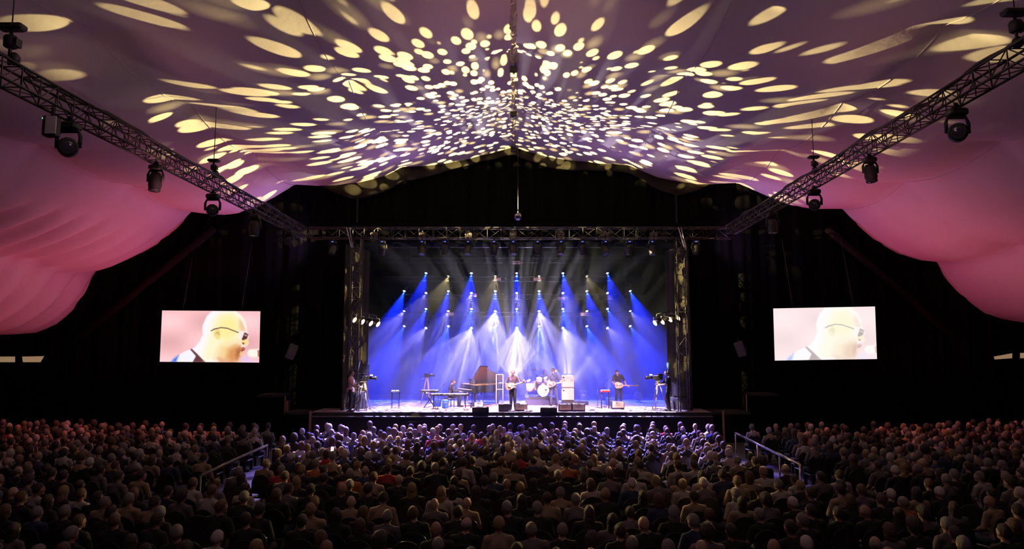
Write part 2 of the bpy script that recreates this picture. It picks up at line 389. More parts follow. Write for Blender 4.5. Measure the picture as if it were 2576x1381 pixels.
# ------------------------------------------------------------------ tent lining
GY = 32.0     # plane of the black gable
PANEL_R = [[(1296, 371), (1340, 386), (1400, 401), (1500, 412), (1580, 415)],
           [(1580, 415), (1605, 427), (1660, 450), (1750, 465), (1800, 463), (1850, 459)],
           [(1850, 459), (1905, 482), (1950, 503), (2000, 519), (2050, 526), (2117, 524)],
           [(2117, 524), (2150, 560), (2200, 604), (2260, 640), (2310, 654), (2352, 656)],
           [(2352, 656), (2380, 702), (2420, 747), (2480, 790), (2530, 805), (2580, 806)],
           [(2580, 806), (2640, 860), (2720, 880)]]
PANEL_L = [[(1288, 371), (1245, 384), (1200, 396), (1140, 410), (1080, 418), (1012, 420)],
           [(1012, 420), (985, 436), (950, 450), (900, 461), (850, 467), (800, 468), (745, 463)],
           [(745, 463), (700, 490), (660, 515), (600, 537), (560, 541), (520, 537), (487, 528)],
           [(487, 528), (450, 570), (400, 612), (350, 640), (300, 662), (243, 680)],
           [(243, 680), (220, 724), (190, 762), (150, 795), (110, 811), (60, 816), (0, 817)],
           [(0, 817), (-60, 868), (-140, 885)]]
BAY = 5.33
def resample(pts, n):
    P = [Vector((p.x, p.z)) for p in pts]; L = [0]
    for a, b in zip(P, P[1:]): L.append(L[-1] + (b-a).length)
    out = []
    for i in range(n+1):
        t = L[-1]*i/n; k = 0
        while k < len(L)-2 and L[k+1] < t: k += 1
        out.append(P[k].lerp(P[k+1], (t-L[k])/max(1e-6, L[k+1]-L[k])))
    return out
def lining(panels, side):
    mb = MB(); prof = []
    for i, p in enumerate(panels):
        q = resample([at(x, y, GY) for x, y in p], 14 if i < 5 else 4)
        for k, c in enumerate(q):
            if k == 0 and prof: continue
            prof.append((c, i, k/(len(q)-1)))
    ys = [GY - 0.18*j for j in range(int(38/0.18))]
    n = len(prof)
    for y in ys:
        ph = (GY-y)/BAY; g = abs(math.sin(PI*ph))**0.8
        for c, i, t in prof:
            seam = 1 - math.sin(PI*t)           # 1 at a purlin
            z = c.y - g*(0.30*seam + 0.08)
            x = c.x
            if side < 0 and (i > 3 or (i == 3 and t > .35)):             # gathered folds in the outer left bays
                tt = t if i > 3 else (t-.35)/.65; w = max(0, math.sin(PI*min(1, tt)))**0.7 * min(1.0, max(0.0, (y-20)/5))
                f = 0.32 if i == 3 else 0.60
                ph2 = (y + (t-.5)*2.2)*2*PI/1.35
                d = f*w*(abs(math.sin(ph2/2))**.7*2-1)*min(1, (GY-y)/1.2 + (0.35 if i == 4 else 0))
                x += d*0.5; z -= d*0.86
            if i >= 5: z = min(z, c.y)
            mb.v.append(Vector((x, y, z)))
    for j in range(len(ys)-1):
        for k in range(n-1):
            a = j*n+k; mb.f.append((a, a+1, a+n+1, a+n)); mb.m.append(0); mb.s.append(True)
    return mb
mb = lining(PANEL_R, 1); l2 = lining(PANEL_L, -1); mb.add(l2.v, l2.f, 0, True)
struct(mb.build('ceiling', M['fabric']))
# seams along the purlins
k = 0
for side, panels in ((1, PANEL_R), (-1, PANEL_L)):
    for p in panels[1:5]:
        c = at(*p[0], GY); k += 1
        pts = []
        for j in range(0, 200):
            y = GY - 0.19*j; g = abs(math.sin(PI*(GY-y)/BAY))**0.8
            pts.append((c.x, y, c.z - g*0.38 - 0.015))
        struct(MB().tube(pts, 0.012, 5).build('trim_%d' % k, M['fabric']))
# ridge: the gap between both linings, with the crumpled fabric and clamps in it
rz = at(1292, 371, GY).z
mb = MB(); ys = [GY - 0.12*j for j in range(240)]
rr = random.Random(3)
for y in ys:
    w = 0.15 + 0.035*rr.random()
    dz = 0.10*rr.random() + abs(math.sin(PI*(GY-y)/BAY))*0.30
    for x, z in ((-w, .10), (-w*.55, -.02+rr.uniform(-.05, .05)), (0, -.10+rr.uniform(-.07, .07)), (w*.55, -.02+rr.uniform(-.05, .05)), (w, .10)):
        mb.v.append(Vector((x + rr.uniform(-.02, .02), y, rz + z - dz)))
for j in range(len(ys)-1):
    for q in range(4):
        a = j*5+q; mb.f.append((a, a+1, a+6, a+5)); mb.m.append(0); mb.s.append(False)
struct(mb.build('trim_0', M['crumple']))
for py, hh in ((131, .42), (253, .40), (348, .28)):
    Y = 1750*(rz-.15-CAMZ)/(880-py)
    o = thing('ridge_clamp', {131: 'dark clamp on the ridge seam, nearest the camera and largest of three', 253: 'dark clamp midway along the ridge seam of the tent lining', 348: 'dark clamp on the ridge seam just above the black gable'}[py], 'clamp', (0, Y, rz-.48), group='clamps along the ridge')
    MB().box((0, 0, 0), (.26, hh, .22), bev=.03).build('clamp_body', M['black_metal'], o)
    for sx in (-.16, .16): MB().tube([(sx*.6, 0, -.02), (sx*.6, 0, .16)], .02).build('clamp_bolt', M['alu'], o)
# outer walls and floor
for nm, x in (('wall_left', at(-140, 885, GY).x), ('wall_right', at(2720, 880, GY).x)):
    struct(MB().box((x, 14, 2.2), (.12, 38, 4.6)).build(nm, M['black_cloth']))
struct(MB().box((0, 16, -.05), (64, 60, .1)).build('floor', M['floor']))
# black gable with the stage opening cut into it
OPX0, OPX1 = at(872, 800, GY-1.5).x, at(1731, 800, GY-1.5).x
OPZ = at(1292, 596, 30.5).z
prof = []
for p in PANEL_L[::-1]: prof += [at(x, y, GY) for x, y in p[::-1]]
for p in PANEL_R: prof += [at(x, y, GY) for x, y in p]
prof = sorted([(p.x, p.z) for p in prof])
def topz(x):
    for (a, za), (b, zb) in zip(prof, prof[1:]):
        if a <= x <= b and b > a: return lerp(za, zb, (x-a)/(b-a))
    return prof[0][1] if x < prof[0][0] else prof[-1][1]
mb = MB(); x = prof[0][0]; prev = None; nc = 0
while x < prof[-1][0]:
    zt = topz(x) + .04
    z0 = OPZ if OPX0 < x < OPX1 else 0.0
    y = GY + .10*math.sin(x*5.1) + .05*math.sin(x*11.7+1)
    col = [Vector((x, y, lerp(z0, zt, t/6))) for t in range(7)]
    if prev and (prev[0].z > 1) == (z0 > 1):
        b = len(mb.v)
        mb.add(prev+col, [(i, i+7, i+8, i+1) for i in range(6)], 0, True)
    prev = col; x += .09
struct(mb.build('wall_back', M['black_cloth']))
# added strip of lighter cloth under the lining, so that only it shows dots
mb = MB(); x = at(800, 468, GY).x; prev = None
while x < at(1790, 463, GY).x:
    ed = min(1, (x - at(800, 468, GY).x)/1.6, (at(1790, 463, GY).x - x)/1.6)
    d = .42 + .40*min(1, max(0, (-x-3.0)/4)) + .22*min(1, max(0, (x-4.0)/3)) + .10*math.sin(x*0.9)
    d = max(.05, d*ed); y = GY - .16 + .05*math.sin(x*5.1)
    zt = topz(x) + .02
    col = [Vector((x, y, zt)), Vector((x, y-.02, zt-d*.5)), Vector((x, y, zt-d)), Vector((x, y+.02, zt-d)), Vector((x, y+.02, zt))]
    if prev: mb.add(prev+col, [(i, i+5, i+6, i+1) for i in range(4)], 0, True)
    prev = col; x += .12
struct(mb.build('trim_20', M['valance']))
# sloping tent rafters behind the black side cloths
for nm, a, b in (('trim_21', (200, 850), (540, 575)), ('trim_22', (2400, 850), (2080, 575))):
    struct(MB().tube([at(*a, GY-.25), at(*b, GY-.25)], .16, 6).build(nm, mat('rafter_sleeve', (.012, .010, .009), .9, spec=.05)))
# lit slots of the side doors
for nm, q in (('window_1', [(-60, 897), (38, 897), (38, 911), (-60, 911)]), ('window_2', [(58, 897), (111, 896), (102, 911), (60, 911)]),
              ('window_3', [(2500, 897), (2544, 889), (2544, 901), (2502, 904)]), ('window_4', [(2566, 888), (2640, 886), (2640, 900), (2566, 901)])):
    P = [at(px, py, GY-.35) for px, py in q]
    struct(MB().prism([(p.x, p.z) for p in P], 0, .06, Matrix.Translation((0, GY-.35, 0)) @ Matrix.Rotation(PI/2, 4, 'X')).build(nm, M['beige']))

# ------------------------------------------------------------------ stage house
SF = 30.0                                  # front edge
SZ = at(1292, 1037, SF).z                  # stage floor height
SX0, SX1 = at(782, 1037, SF).x, at(1792, 1037, SF).x
BX = 42.0
struct(MB().box(((SX0+SX1)/2, (SF+BX)/2, SZ-.06), (SX1-SX0, BX-SF, .12)).build('floor_stage', M['stage_floor']))
struct(MB().box(((SX0+SX1)/2, SF+.10, (SZ-.13)/2), (SX1-SX0+.1, .06, SZ-.13)).box(((SX0+SX1)/2, SF+.02, SZ-.075), (SX1-SX0, .08, .14)).build('wall_stage_front', M['fascia']))
tz = at(1292, 1048, SF).z
struct(MB().box(((SX0+SX1)/2, SF-.06, tz), (SX1-SX0, .08, .05), bev=.012).build('trim_30', M['trim']))
mb = MB(); x = -9.5; prev = None
while x < 9.5:
    y = BX - .1 + .03*math.sin(x*4)
    col = [Vector((x, y, SZ)), Vector((x, y, 9.6))]
    if prev: mb.add(prev+col, [(0, 2, 3, 1)], 0, True)
    prev = col; x += .12
struct(mb.build('wall_stage_back', M['stage_back']))
struct(MB().box((0, 37, 9.7), (19, 10.5, .1)).build('ceiling_stage', M['black_cloth']))
for sx, nm in ((-1, 'wall_stage_left'), (1, 'wall_stage_right')):
    struct(MB().box((sx*9.4, 37, 5), (.1, 10, 9.6)).build(nm, M['black_cloth']))
# masking legs at both sides of the opening
def drape(name, x0, y0, x1, y1, z0, z1, m, label, cat='curtain', pleat=.07):
    mb = MB(); n = int(math.hypot(x1-x0, y1-y0)/.06); prev = None
    nx, ny = -(y1-y0), x1-x0; L = math.hypot(nx, ny); nx /= L; ny /= L
    front, back = [], []
    for i in range(n+1):
        t = i/n; o = pleat*math.sin(i*.9) + pleat*.5*math.sin(i*2.1)
        for lst, e in ((front, 0), (back, .02)):
            lst.append((lerp(x0, x1, t)+nx*(o+e), lerp(y0, y1, t)+ny*(o+e)))
    k = n+1; vs = [(*p, z) for z in (z0, z1) for p in front+back]
    fs = []
    for i in range(n):
        fs += [(i, i+1, 2*k+i+1, 2*k+i), (k+i, 3*k+i, 3*k+i+1, k+i+1)]
    fs += [(0, 2*k, 3*k, k), (n, k+n, 3*k+n, 2*k+n)]
    mb.add(vs, fs, 0, True)
    return tag(mb.build(name, m), label, cat)
lx = at(866, 900, 30.7).x
drape('masking_curtain', lx-.05, 30.75, lx+.55, 33.0, SZ, 8.6, M['leg_cloth'], 'tall dark masking curtain at the left edge of the stage, flecked with light')
rx = at(1738, 900, 30.7).x
drape('masking_curtain', rx+.05, 30.75, rx-.45, 33.0, SZ, 8.6, M['leg_cloth'], 'tall dark masking curtain at the right edge of the stage, behind the truss tower')
# wings: lower decks, steps and posts at both sides
def deck(x0, x1, py0, Y, depth, label):
    a = at(x0, py0, Y); b = at(x1, py0, Y)
    o = thing('side_deck', label, 'platform', ((a.x+b.x)/2, Y+depth/2, 0))
    MB().box((0, 0, a.z-.05), (b.x-a.x, depth, .1)).build('deck_top', M['fascia'], o)
    MB().box((0, -depth/2+.05, (a.z-.1)/2), (b.x-a.x, .04, a.z-.1)).build('skirt', M['black_cloth'], o)
    for sx in (-1, 1): MB().box((sx*((b.x-a.x)/2-.06), depth/2-.1, (a.z-.1)/2), (.08, .08, a.z-.1)).build('post', M['black_metal'], o)
    return o
deck(712, 778, 1037, 30.05, 1.7, 'low dark deck joining the left end of the stage')
deck(1797, 1890, 1037, 30.05, 1.7, 'low dark deck joining the right end of the stage')
deck(648, 710, 993, 30.4, 1.35, 'raised dark platform left of the stage beside the amber posts')
deck(1893, 1958, 991, 30.4, 1.35, 'raised dark platform right of the stage beside a single amber post')
for i, (px, y0, y1, w, lab) in enumerate(((718, 996, 1042, .05, 'tall amber wooden post at the corner of the left platform'),
        (723, 1008, 1040, .06, 'short amber wooden post between two others by the left platform'),
        (727.5, 1007, 1037, .025, 'thinnest amber post by the left platform, nearest the stage'),
        (1877, 992, 1037, .05, 'faint amber wooden post at the corner of the right platform'),
        (781, 1034, 1048, .09, 'stubby amber block at the left end of the stage lip'),
        (1819, 1033, 1048, .08, 'stubby amber block at the right end of the stage lip'))):
    Y = 30.35 if i < 4 else 29.85
    b = at(px, y0, Y); z0 = at(px, 1037, 30.05).z if i < 4 else 0
    tag(MB().box((b.x, Y, (z0+b.z)/2), (w, w, b.z-z0), bev=.008).build('wooden_post', M['amber']), lab, 'post')

# ------------------------------------------------------------------ trusses
def truss(name, label, p0, p1, size, bay, m, rc=.026, rl=.013, group=None):
    p0, p1 = Vector(p0), Vector(p1); L = (p1-p0).length; d = (p1-p0).normalized()
    o = thing(name, label, 'truss', p0, group=group)
    side = d.cross(Vector((0, 0, 1)))
    if side.length < .1: side = Vector((1, 0, 0))
    side.normalize(); up = side.cross(d).normalized()
    h = size/2; cn = [(-h, -h), (h, -h), (h, h), (-h, h)]
    C = lambda k, s: side*cn[k % 4][0] + up*cn[k % 4][1] + d*s
    for k in range(4): MB().tube([C(k, 0), C(k, L)], rc, 6).build('chord', m, o)
    n = max(2, round(L/bay)); st = L/n
    for k in range(4):
        mb = MB()
        for i in range(n):
            a, b = (k, k+1) if (i+k) % 2 else (k+1, k)
            mb.tube([C(a, i*st), C(b, (i+1)*st)], rl, 4, caps=False)
            mb.tube([C(k, i*st), C(k+1, i*st)], rl, 4, caps=False)
        mb.build('lacing', m, o)
    return o
# side trusses, parallel to the ridge
TXL, TZ = at(770, 588, 30.0).x, at(770, 588, 30.0).z
TXR = at(1838, 578, 30.0).x
TZR = at(1838, 578, 30.0).z
TZL1, TZR1 = TZ - .16, TZR + .28           # heights of the near ends
def truss_y(px):
    right = px > 1292; dz = (TZR if right else TZ) - CAMZ
    return (1750*abs(TXR if right else TXL)/abs(px-1292) - dz*math.sin(PITCH))/math.cos(PITCH)
def trz(right, Y):
    t = (30.0-Y)/20.4
    return lerp(TZR, TZR1, t) if right else lerp(TZ, TZL1, t)
truss('lighting_truss', 'long black lighting truss under the tent roof on the left, sloping towards the stage', (TXL, 30.0, TZ), (TXL, 9.6, TZL1), .38, .50, M['truss_black'], .027, .013)
truss('lighting_truss', 'long black lighting truss under the tent roof on the right, sloping towards the stage', (TXR, 30.0, TZR), (TXR, 9.6, TZR1), .38, .50, M['truss_black'], .027, .013)
fz = at(1292, 587, 30.5).z
FX0, FX1 = at(782, 587, 30.5).x, at(1842, 587, 30.5).x
truss('stage_truss', 'horizontal black truss across the top of the stage opening', (FX0, 30.5, fz), (FX1, 30.5, fz), .46, .6, M['truss_black'])
for px, nm in ((888, 'left'), (1722, 'right')):
    b = at(px, 1037, 30.45)
    truss('truss_tower', 'upright black truss tower carrying the %s end of the stage truss' % nm, (b.x, 30.45, SZ), (b.x, 30.45, fz-.25), .42, .55, M['truss_black'], .024)
for px, px2, nm in ((872, 884, 'left'), (1706, 1722, 'right')):
    a, b = at(px, 572, 30.2), at(px2, 622, 30.2)
    tag(MB().tube([a, b], .03, 6).tube([a+Vector((.12, 0, 0)), b+Vector((.06, 0, 0))], .02, 6).build('corner_brace', M['alu']), 'diagonal metal brace at the %s corner of the stage truss' % nm, 'brace')
# upstage pipes that carry the matrix of lights
UY = 39.0
ROWY = [(687, 737-42), (728, 737), (775, 783), (815, 825)]
PIPES = []
for i, (py, lab) in enumerate(((655, 'topmost of the four upstage light trusses'), (702, 'second light truss from the top above the stage haze'),
                               (747, 'third light truss from the top, behind the beams'), (791, 'lowest of the four upstage light trusses'))):
    c = at(1292, py, UY); PIPES.append(c.z - .13)
    x0, x1 = at(965, py, UY).x, at(1640, py, UY).x
    truss('upstage_truss', 'thin dark ' + lab, (x0, UY, c.z), (x1, UY, c.z), .26, .5, M['truss_black'], .02, .009, group='upstage light trusses')
    o = next(q for q in D.objects if q.get('label') == 'thin dark ' + lab)
    for t in (.1, .5, .9): MB().tube([(lerp(0, x1-x0, t), -.13, .12), (lerp(0, x1-x0, t), -.13, 9.645-c.z)], .010, 5).build('suspension_cable', M['cable'], o)
c = at(1292, 622, 33.0)
for px in (990, 1292, 1600): struct(MB().tube([(at(px, 622, 33).x, 33, c.z), (at(px, 622, 33).x, 33, 9.66)], .008, 5).build('trim_%d' % (40+px), M['cable']))
tag(MB().tube([(at(965, 622, 33).x, 33, c.z), (at(1625, 622, 33).x, 33, c.z)], .022, 6).build('curtain_pipe', M['alu']), 'thin bare pipe hanging level below the front stage truss', 'pipe')

# ------------------------------------------------------------------ fixtures
_bm = {}
def moving_head(loc, aim, s, lensmat, label, group, halo=True, name='moving_head_light'):
    """moving head hanging from a pipe: base, yoke, head, lens"""
    if 'base' not in _bm:
        _bm['base'] = MB().box((0, 0, .0), (.34, .26, .14), bev=.03).box((0, 0, .10), (.10, .10, .08)).mesh('base', M['black_metal'])
        _bm['yoke'] = MB().tube([(-.21, 0, -.40), (-.215, 0, -.20), (-.17, 0, -.09), (.17, 0, -.09), (.215, 0, -.20), (.21, 0, -.40)], .035, 6).mesh('yoke', M['black_metal'])
        _bm['head'] = MB().lathe([(.02, -.26), (.12, -.25), (.165, -.16), (.17, 0), (.175, .12), (.15, .22), (.155, .25), (.11, .25)], n=14).mesh('head', M['plastic'])
        _bm['rim'] = MB().lathe([(.155, .235), (.168, .25), (.150, .275), (.125, .275)], n=14).mesh('rim', M['black_metal'])
    L = ('lens', lensmat.name)
    if L not in _bm: _bm[L] = MB().ell((0, 0, .262), (.122, .122, .022), n=14, k=6).mesh('lens', lensmat)
    o = thing(name, label, 'stage light', loc, group=group); o.scale = (s, s, s)
    link('base', _bm['base'], o); link('yoke', _bm['yoke'], o)
    h = link('head', _bm['head'], o); h.location = (0, 0, -.40)
    h.rotation_euler = Vector(aim).to_track_quat('Z', 'Y').to_euler()
    for nm, k in (('lens_rim', 'rim'), ('lens', L)):
        link(nm, _bm[k], h)
    return o, Vector(loc) + Vector((0, 0, -.40*s)) + Vector(aim).normalized()*(.33*s)

COLS = [1017, 1072, 1128, 1186, 1246, 1300, 1356, 1416, 1476, 1528, 1585]
ORD = ['first', 'second', 'third', 'fourth', 'fifth', 'sixth', 'seventh', 'eighth', 'ninth', 'tenth', 'eleventh']
YB = [687, 728, 775, 815]; YW = [695, 737, 783, 825]
ROWN = ['top', 'second', 'third', 'bottom']
BRIGHT = {(2, 4): 4.2, (2, 6): 2.0, (3, 3): 2.4, (3, 5): 2.4, (3, 7): 1.7, (2, 2): 1.2, (1, 5): 1.3, (1, 3): 1.2, (3, 1): .6, (3, 9): .5, (1, 7): .8, (1, 9): .7, (2, 8): .5, (2, 0): .8, (2, 10): .5, (1, 1): .9}
BB = {(3, 0): .45, (3, 2): .6, (3, 4): .5, (3, 6): 1.0, (3, 8): .7, (3, 10): .4, (2, 1): .6, (2, 9): .7}
for r in range(4):
    for c in range(11):
        blue = (r + c) % 2 == 1
        if r == 0 and not blue and c in (0, 10): continue
        px, py = COLS[c], (YB if blue else YW)[r]
        p = at(px, py, UY)
        off = p.x
        tgt = Vector((off*1.27 + (.1 if c < 5 else -.05), UY-3.4, SZ)) if blue else Vector((off*1.45, UY-4.6, SZ+.5))
        aim = (tgt - p).normalized()
        kind = 'blue' if blue else ('pale yellow' if r == 0 else 'white')
        lm = M['lens_blue'] if blue else (M['lens_yellow'] if r == 0 else M['lens_white'])
        s = .72
        loc = p - aim*(.262*s) + Vector((0, 0, .40*s))
        same = [k for k in range(11) if ((r+k) % 2 == 1) == blue and not (r == 0 and not blue and k in (0, 10))]
        loc.z = min(loc.z, PIPES[r] - .13*s)
        o, src = moving_head(loc, aim, s, lm, '%s stage light with lit beam, %s from the left in the %s %s row' % (kind, ORD[same.index(c)], ROWN[r], kind.split()[-1]), '%s upstage lights' % kind)
        MB().tube([(0, 0, .05), (0, (UY-.13-loc.y)/s, (PIPES[r]-loc.z)/s)], .03, 5).build('hook_clamp', M['black_metal'], o)
        if blue:
            b = BB.get((r, c), 1.0)
            lamp('SPOT', src, 25000*b, (.004, .020, 1.0), src+aim, 36, .35, .01, gobo=streak_gobo(34, .45, .65, .45, 2.2, True), name='blue_beam')
        elif r == 0:
            lamp('SPOT', src, 500 if c < 6 else 200, (1.0, .82, .36), src+aim, 50, .35, .008, gobo=streak_gobo(36, .50, .62, .10, 3.0, True), name='yellow_beam')
        else:
            b = BRIGHT.get((r, c), .9)
            lamp('SPOT', src, 780*b, (.70, .60, 1.0), src+aim, 50, .35, .008, gobo=streak_gobo(36, .52, .64, .12, 4.2, True), name='white_beam')
# hangers from the pipes are part of the trusses; small pale panels fixed to the pipes
for px, py, w, lab in ((1299, 660, 19, 'pale pink label panel on the topmost upstage truss, above the rest'), (1252, 702, 16, 'pale pink panel beside the second yellow light on the second truss'),
                (1352, 702, 18, 'pale pink panel beside the third yellow light on the second truss'), (1190, 742, 17, 'pale pink panel left of centre on the third truss'),
                (1413, 751, 18, 'pale pink panel right of centre on the third truss'), (1468, 790, 17, 'pale pink panel on the lowest truss towards the right'),
                (1134, 790, 14, 'pale pink panel on the lowest truss towards the left')):
    c = at(px, py, UY-.05); ww = w/1750*UY
    o = tag(MB().box((0, 0, 0), (ww, .12, .17), bev=.02).build('label_panel', M['pinkbox']), lab, 'panel', 'pale panels on the upstage trusses'); o.location = c + Vector((0, .12, 0))
# floor uplights behind the band
def uplight(px, py, Y, tgt, power, color, size, scale, lm, label):
    p = at(px, py, Y)
    a = (Vector(tgt)-p).normalized()
    o = thing('floor_uplight', label, 'stage light', (p.x, p.y, SZ))
    h = p.z - SZ
    MB().box((0, 0, .06), (.42, .36, .12), bev=.03).build('base', M['black_metal'], o)
    hh = max(.25, h-.1); MB().tube([(-.17, 0, hh), (-.17, 0, .13), (.17, 0, .13), (.17, 0, hh)], .03, 6).build('yoke', M['black_metal'], o)
    hd = MB().lathe([(.03, -.2), (.13, -.18), (.15, 0), (.15, .10), (.12, .10)], n=14).build('head', M['plastic'], o)
    hd.location = (0, 0, h-.12); hd.rotation_euler = a.to_track_quat('Z', 'Y').to_euler()
    MB().ell((0, 0, .105), (.115, .115, .02), n=12, k=6).build('lens', lm, hd)
    lamp('SPOT', Vector((p.x, p.y, SZ+h-.12)) + a*.16, power, color, Vector((p.x, p.y, SZ+h-.12)) + a*2, size, .25, .02, gobo=streak_gobo(scale*1.1, .53, .62, .0, 6.0, True), name='uplight_beam')
uplight(1292, 955, 38.0, at(1292, 780, 37.0), 1200, (.90, .80, 1.0), 96, 22, M['lens_white'], 'floor light fanning white beams upwards behind the central guitarist')
uplight(1428, 972, 38.0, at(1440, 800, 36.5), 360, (1.0, .90, .58), 116, 18, M['lens_yellow'], 'floor light fanning yellowish beams upwards behind the amplifier stack')
uplight(1078, 985, 37.0, at(985, 840, 36.2), 150, (.85, 1.0, .45), 30, 18, M['lens_yellow'], 'floor light throwing a greenish beam to the left behind the keyboards')
uplight(1527, 982, 37.0, at(1560, 880, 36.5), 150, (.95, .95, .85), 62, 16, M['lens_white'], 'floor light throwing a white fan beside the stooping guitarist')
# warm side lamps on ladders
for side, pts in (('left', ((888, 802), (908, 807), (929, 811), (947, 813))), ('right', ((1652, 810), (1671, 807), (1690, 801), (1710, 797)))):
    sg = 1 if side == 'left' else -1
    for i, (px, py) in enumerate(pts):
        p = at(px, py, 30.9 + .2*i)
        aim = Vector((sg*1.0, -.35, -.62)).normalized()
        o = thing('side_lamp', 'lit warm white lamp, %s of the four in the %s side row' % ((ORD[i] if side == 'left' else ORD[i]) + ' from the left', side), 'stage light', p, group='warm lamps at the %s side' % side)
        h = MB().lathe([(.03, -.26), (.09, -.24), (.12, -.05), (.145, .10), (.125, .10)], n=12).build('head', M['black_metal'], o); h.rotation_euler = aim.to_track_quat('Z', 'Y').to_euler()
        MB().ell((0, 0, .09), (.135, .135, .05), n=12, k=6).build('lens', M['lens_warm'], h)
        MB().tube([(-.14, 0, 0), (-.14, 0, .2), (.14, 0, .2), (.14, 0, 0)], .015, 5).build('lamp_yoke', M['alu'], o)
        MB().tube([(0, 0, .2), (0, 0, .34)], .02, 5).build('hook_clamp', M['alu'], o)
        if i in (1, 3):
            lamp('SPOT', p + aim*.2, 1500, (1.0, .44, .16), p + aim*3, 32, .9, .1, name='side_lamp_beam')
    a, b = at(*pts[0], 30.9), at(*pts[-1], 31.5)
    tag(MB().tube([(a.x, 30.9, a.z+.34), (b.x, 31.5, b.z+.34)], .024, 6).build('lamp_pipe', M['truss_black']), 'short dark pipe holding the four warm lamps on the %s' % side, 'pipe')
# blinders and unlit heads on the front truss
for i, px in enumerate((940, 1062, 1178, 1291, 1411, 1523, 1645)):
    c = at(px, 594, 30.15)
    o = thing('blinder', 'four-lamp blinder, %s from the left under the front stage truss' % ORD[i], 'stage light', c, group='blinders on the front stage truss')
    MB().box((0, .03, 0), (.34, .12, .34), bev=.03).build('housing', M['black_metal'], o)
    for sx in (-1, 1):
        for sz in (-1, 1): MB().lathe([(.01, .0), (.05, -.02), (.07, -.03), (.065, 0)], (sx*.085, -.03, sz*.085), (0, 1, 0), n=10).build('bulb', M['bulb'], o)
    MB().tube([(0, .05, .16), (0, .1, .26)], .025, 5).build('hook_clamp', M['alu'], o)
for i, (px, dz) in enumerate(((838, 612), (962, 612), (1062, 616), (1120, 610), (1178, 617), (1243, 610), (1291, 618), (1352, 610), (1411, 617), (1465, 611), (1523, 616), (1583, 611), (1640, 616), (1750, 612))):
    c = at(px, dz, 30.5); c.z = fz - .27 - .14*.85
    o, src = moving_head(c, (R.uniform(-.2, .2), .25 if i % 2 else -.35, -1), .85, M['lens_dark'], 'unlit dark moving head, %s from the left below the front stage truss' % (ORD + ['twelfth', 'thirteenth', 'fourteenth'])[i], 'unlit heads on the front stage truss')
    MB().tube([(0, 0, .1), (0, 0, .22)], .04, 6).build('hook_clamp', M['black_metal'], o)
    MB().box((0, -.135, .0), (.10, .01, .035)).build('display', M['led'], o)
# heads on the side trusses
for px, py, Y, s, aim, lab in ((178, 322, 14.0, 1.12, (.53, -.84, -.15), 'round black moving head, nearest the camera under the left truss'), (394, 428, 17.2, .9, (.0, -.1, -1), 'slim black moving head under the left truss, second from the camera'),
        (537, 492, 21.0, 1.05, (.42, -.9, -.15), 'round black moving head under the left truss below the hoist'), (641, 549, 25.0, 1.0, (.0, .0, -1), 'small dark moving head near the stage end of the left truss'),
        (727, 590, 28.6, .8, (.1, -.8, -.3), 'yellowish round lamp head at the stage end of the left truss'),
        (2403, 310, 14.2, 1.12, (-.53, -.84, -.15), 'round black moving head, nearest the camera under the right truss'), (2186, 418, 17.4, .9, (.05, -.1, -1), 'slim black moving head under the right truss, second from the camera'),
        (2046, 490, 21.4, 1.05, (-.42, -.9, -.15), 'round black moving head under the right truss below the hoist'), (1941, 548, 25.3, 1.0, (.05, 0, -1), 'small dark moving head near the stage end of the right truss')):
    right = px > 1292; tx, tzz = (TXR, TZR) if right else (TXL, TZ)
    Y = truss_y(px)
    p = Vector((tx, Y, trz(right, Y)-.225-.14*s))
    o, src = moving_head(p, aim, s, M['lens_dark'], lab, 'heads under the side trusses')
    MB().tube([(0, 0, .1), (0, 0, .19)], .04, 6).build('hook_clamp', M['black_metal'], o)
# chain hoists on the side trusses, with their chains up to the roof
def hoist(px, lab, s=.56):
    right = px > 1292; tx, tzz = (TXR, TZR) if right else (TXL, TZ)
    Y = truss_y(px)
    tzz = trz(right, Y)
    o = thing('chain_hoist', lab, 'hoist', (tx, Y, tzz+.19))
    MB().box((0, 0, .95*s), (.62*s, .22, .16*s), bev=.03).build('beam_clamp', M['black_metal'], o)
    MB().lathe([(.10*s, 0), (.15*s, .03*s), (.16*s, .25*s), (.13*s, .30*s), (.07*s, .32*s)], (0, 0, .42*s), n=12).box((.14*s, 0, .55*s), (.14*s, .2*s, .2*s)).build('motor', M['plastic'], o)
    MB().tube([(0, 0, 0), (0, 0, .95*s)], .03, 6).build('hook', M['black_metal'], o)
    MB().ell((.05, .05, .13), (.10, .10, .12)).build('chain_bag', M['black_metal'], o)
    top = 13.0 - abs(tx)*.18
    MB().tube([(0, 0, .95*s), (0, 0, top-tzz-.3)], .012, 5).build('chain', M['cable'], o)
    return o
hoist(535, 'black chain hoist with its chain above the middle of the left truss')
hoist(20, 'large black chain hoist at the near end of the left truss', .74)
hoist(2049, 'black chain hoist with its chain above the middle of the right truss')
hoist(2562, 'large black chain hoist at the near end of the right truss', .74)
Yb = truss_y(134)
o = thing('control_box', 'pale grey control box clamped under the near end of the left truss', 'box', (TXL, Yb, trz(False, Yb)-.56))
MB().box((0, 0, 0), (.26, .20, .40), bev=.02).build('housing', M['black_metal'], o)
MB().box((.06, -.11, 0), (.22, .03, .36), bev=.01).build('front_panel', M['greypanel'], o)
MB().tube([(0, 0, .2), (0, 0, .40)], .025, 5).build('hook_clamp', M['black_metal'], o)
MB().ell((-.12, -.1, .14), .012, n=6, k=4).build('indicator', mat('indicator_green', (.05, .3, .05), .4, emit=(.1, 1, .2), es=2), o)
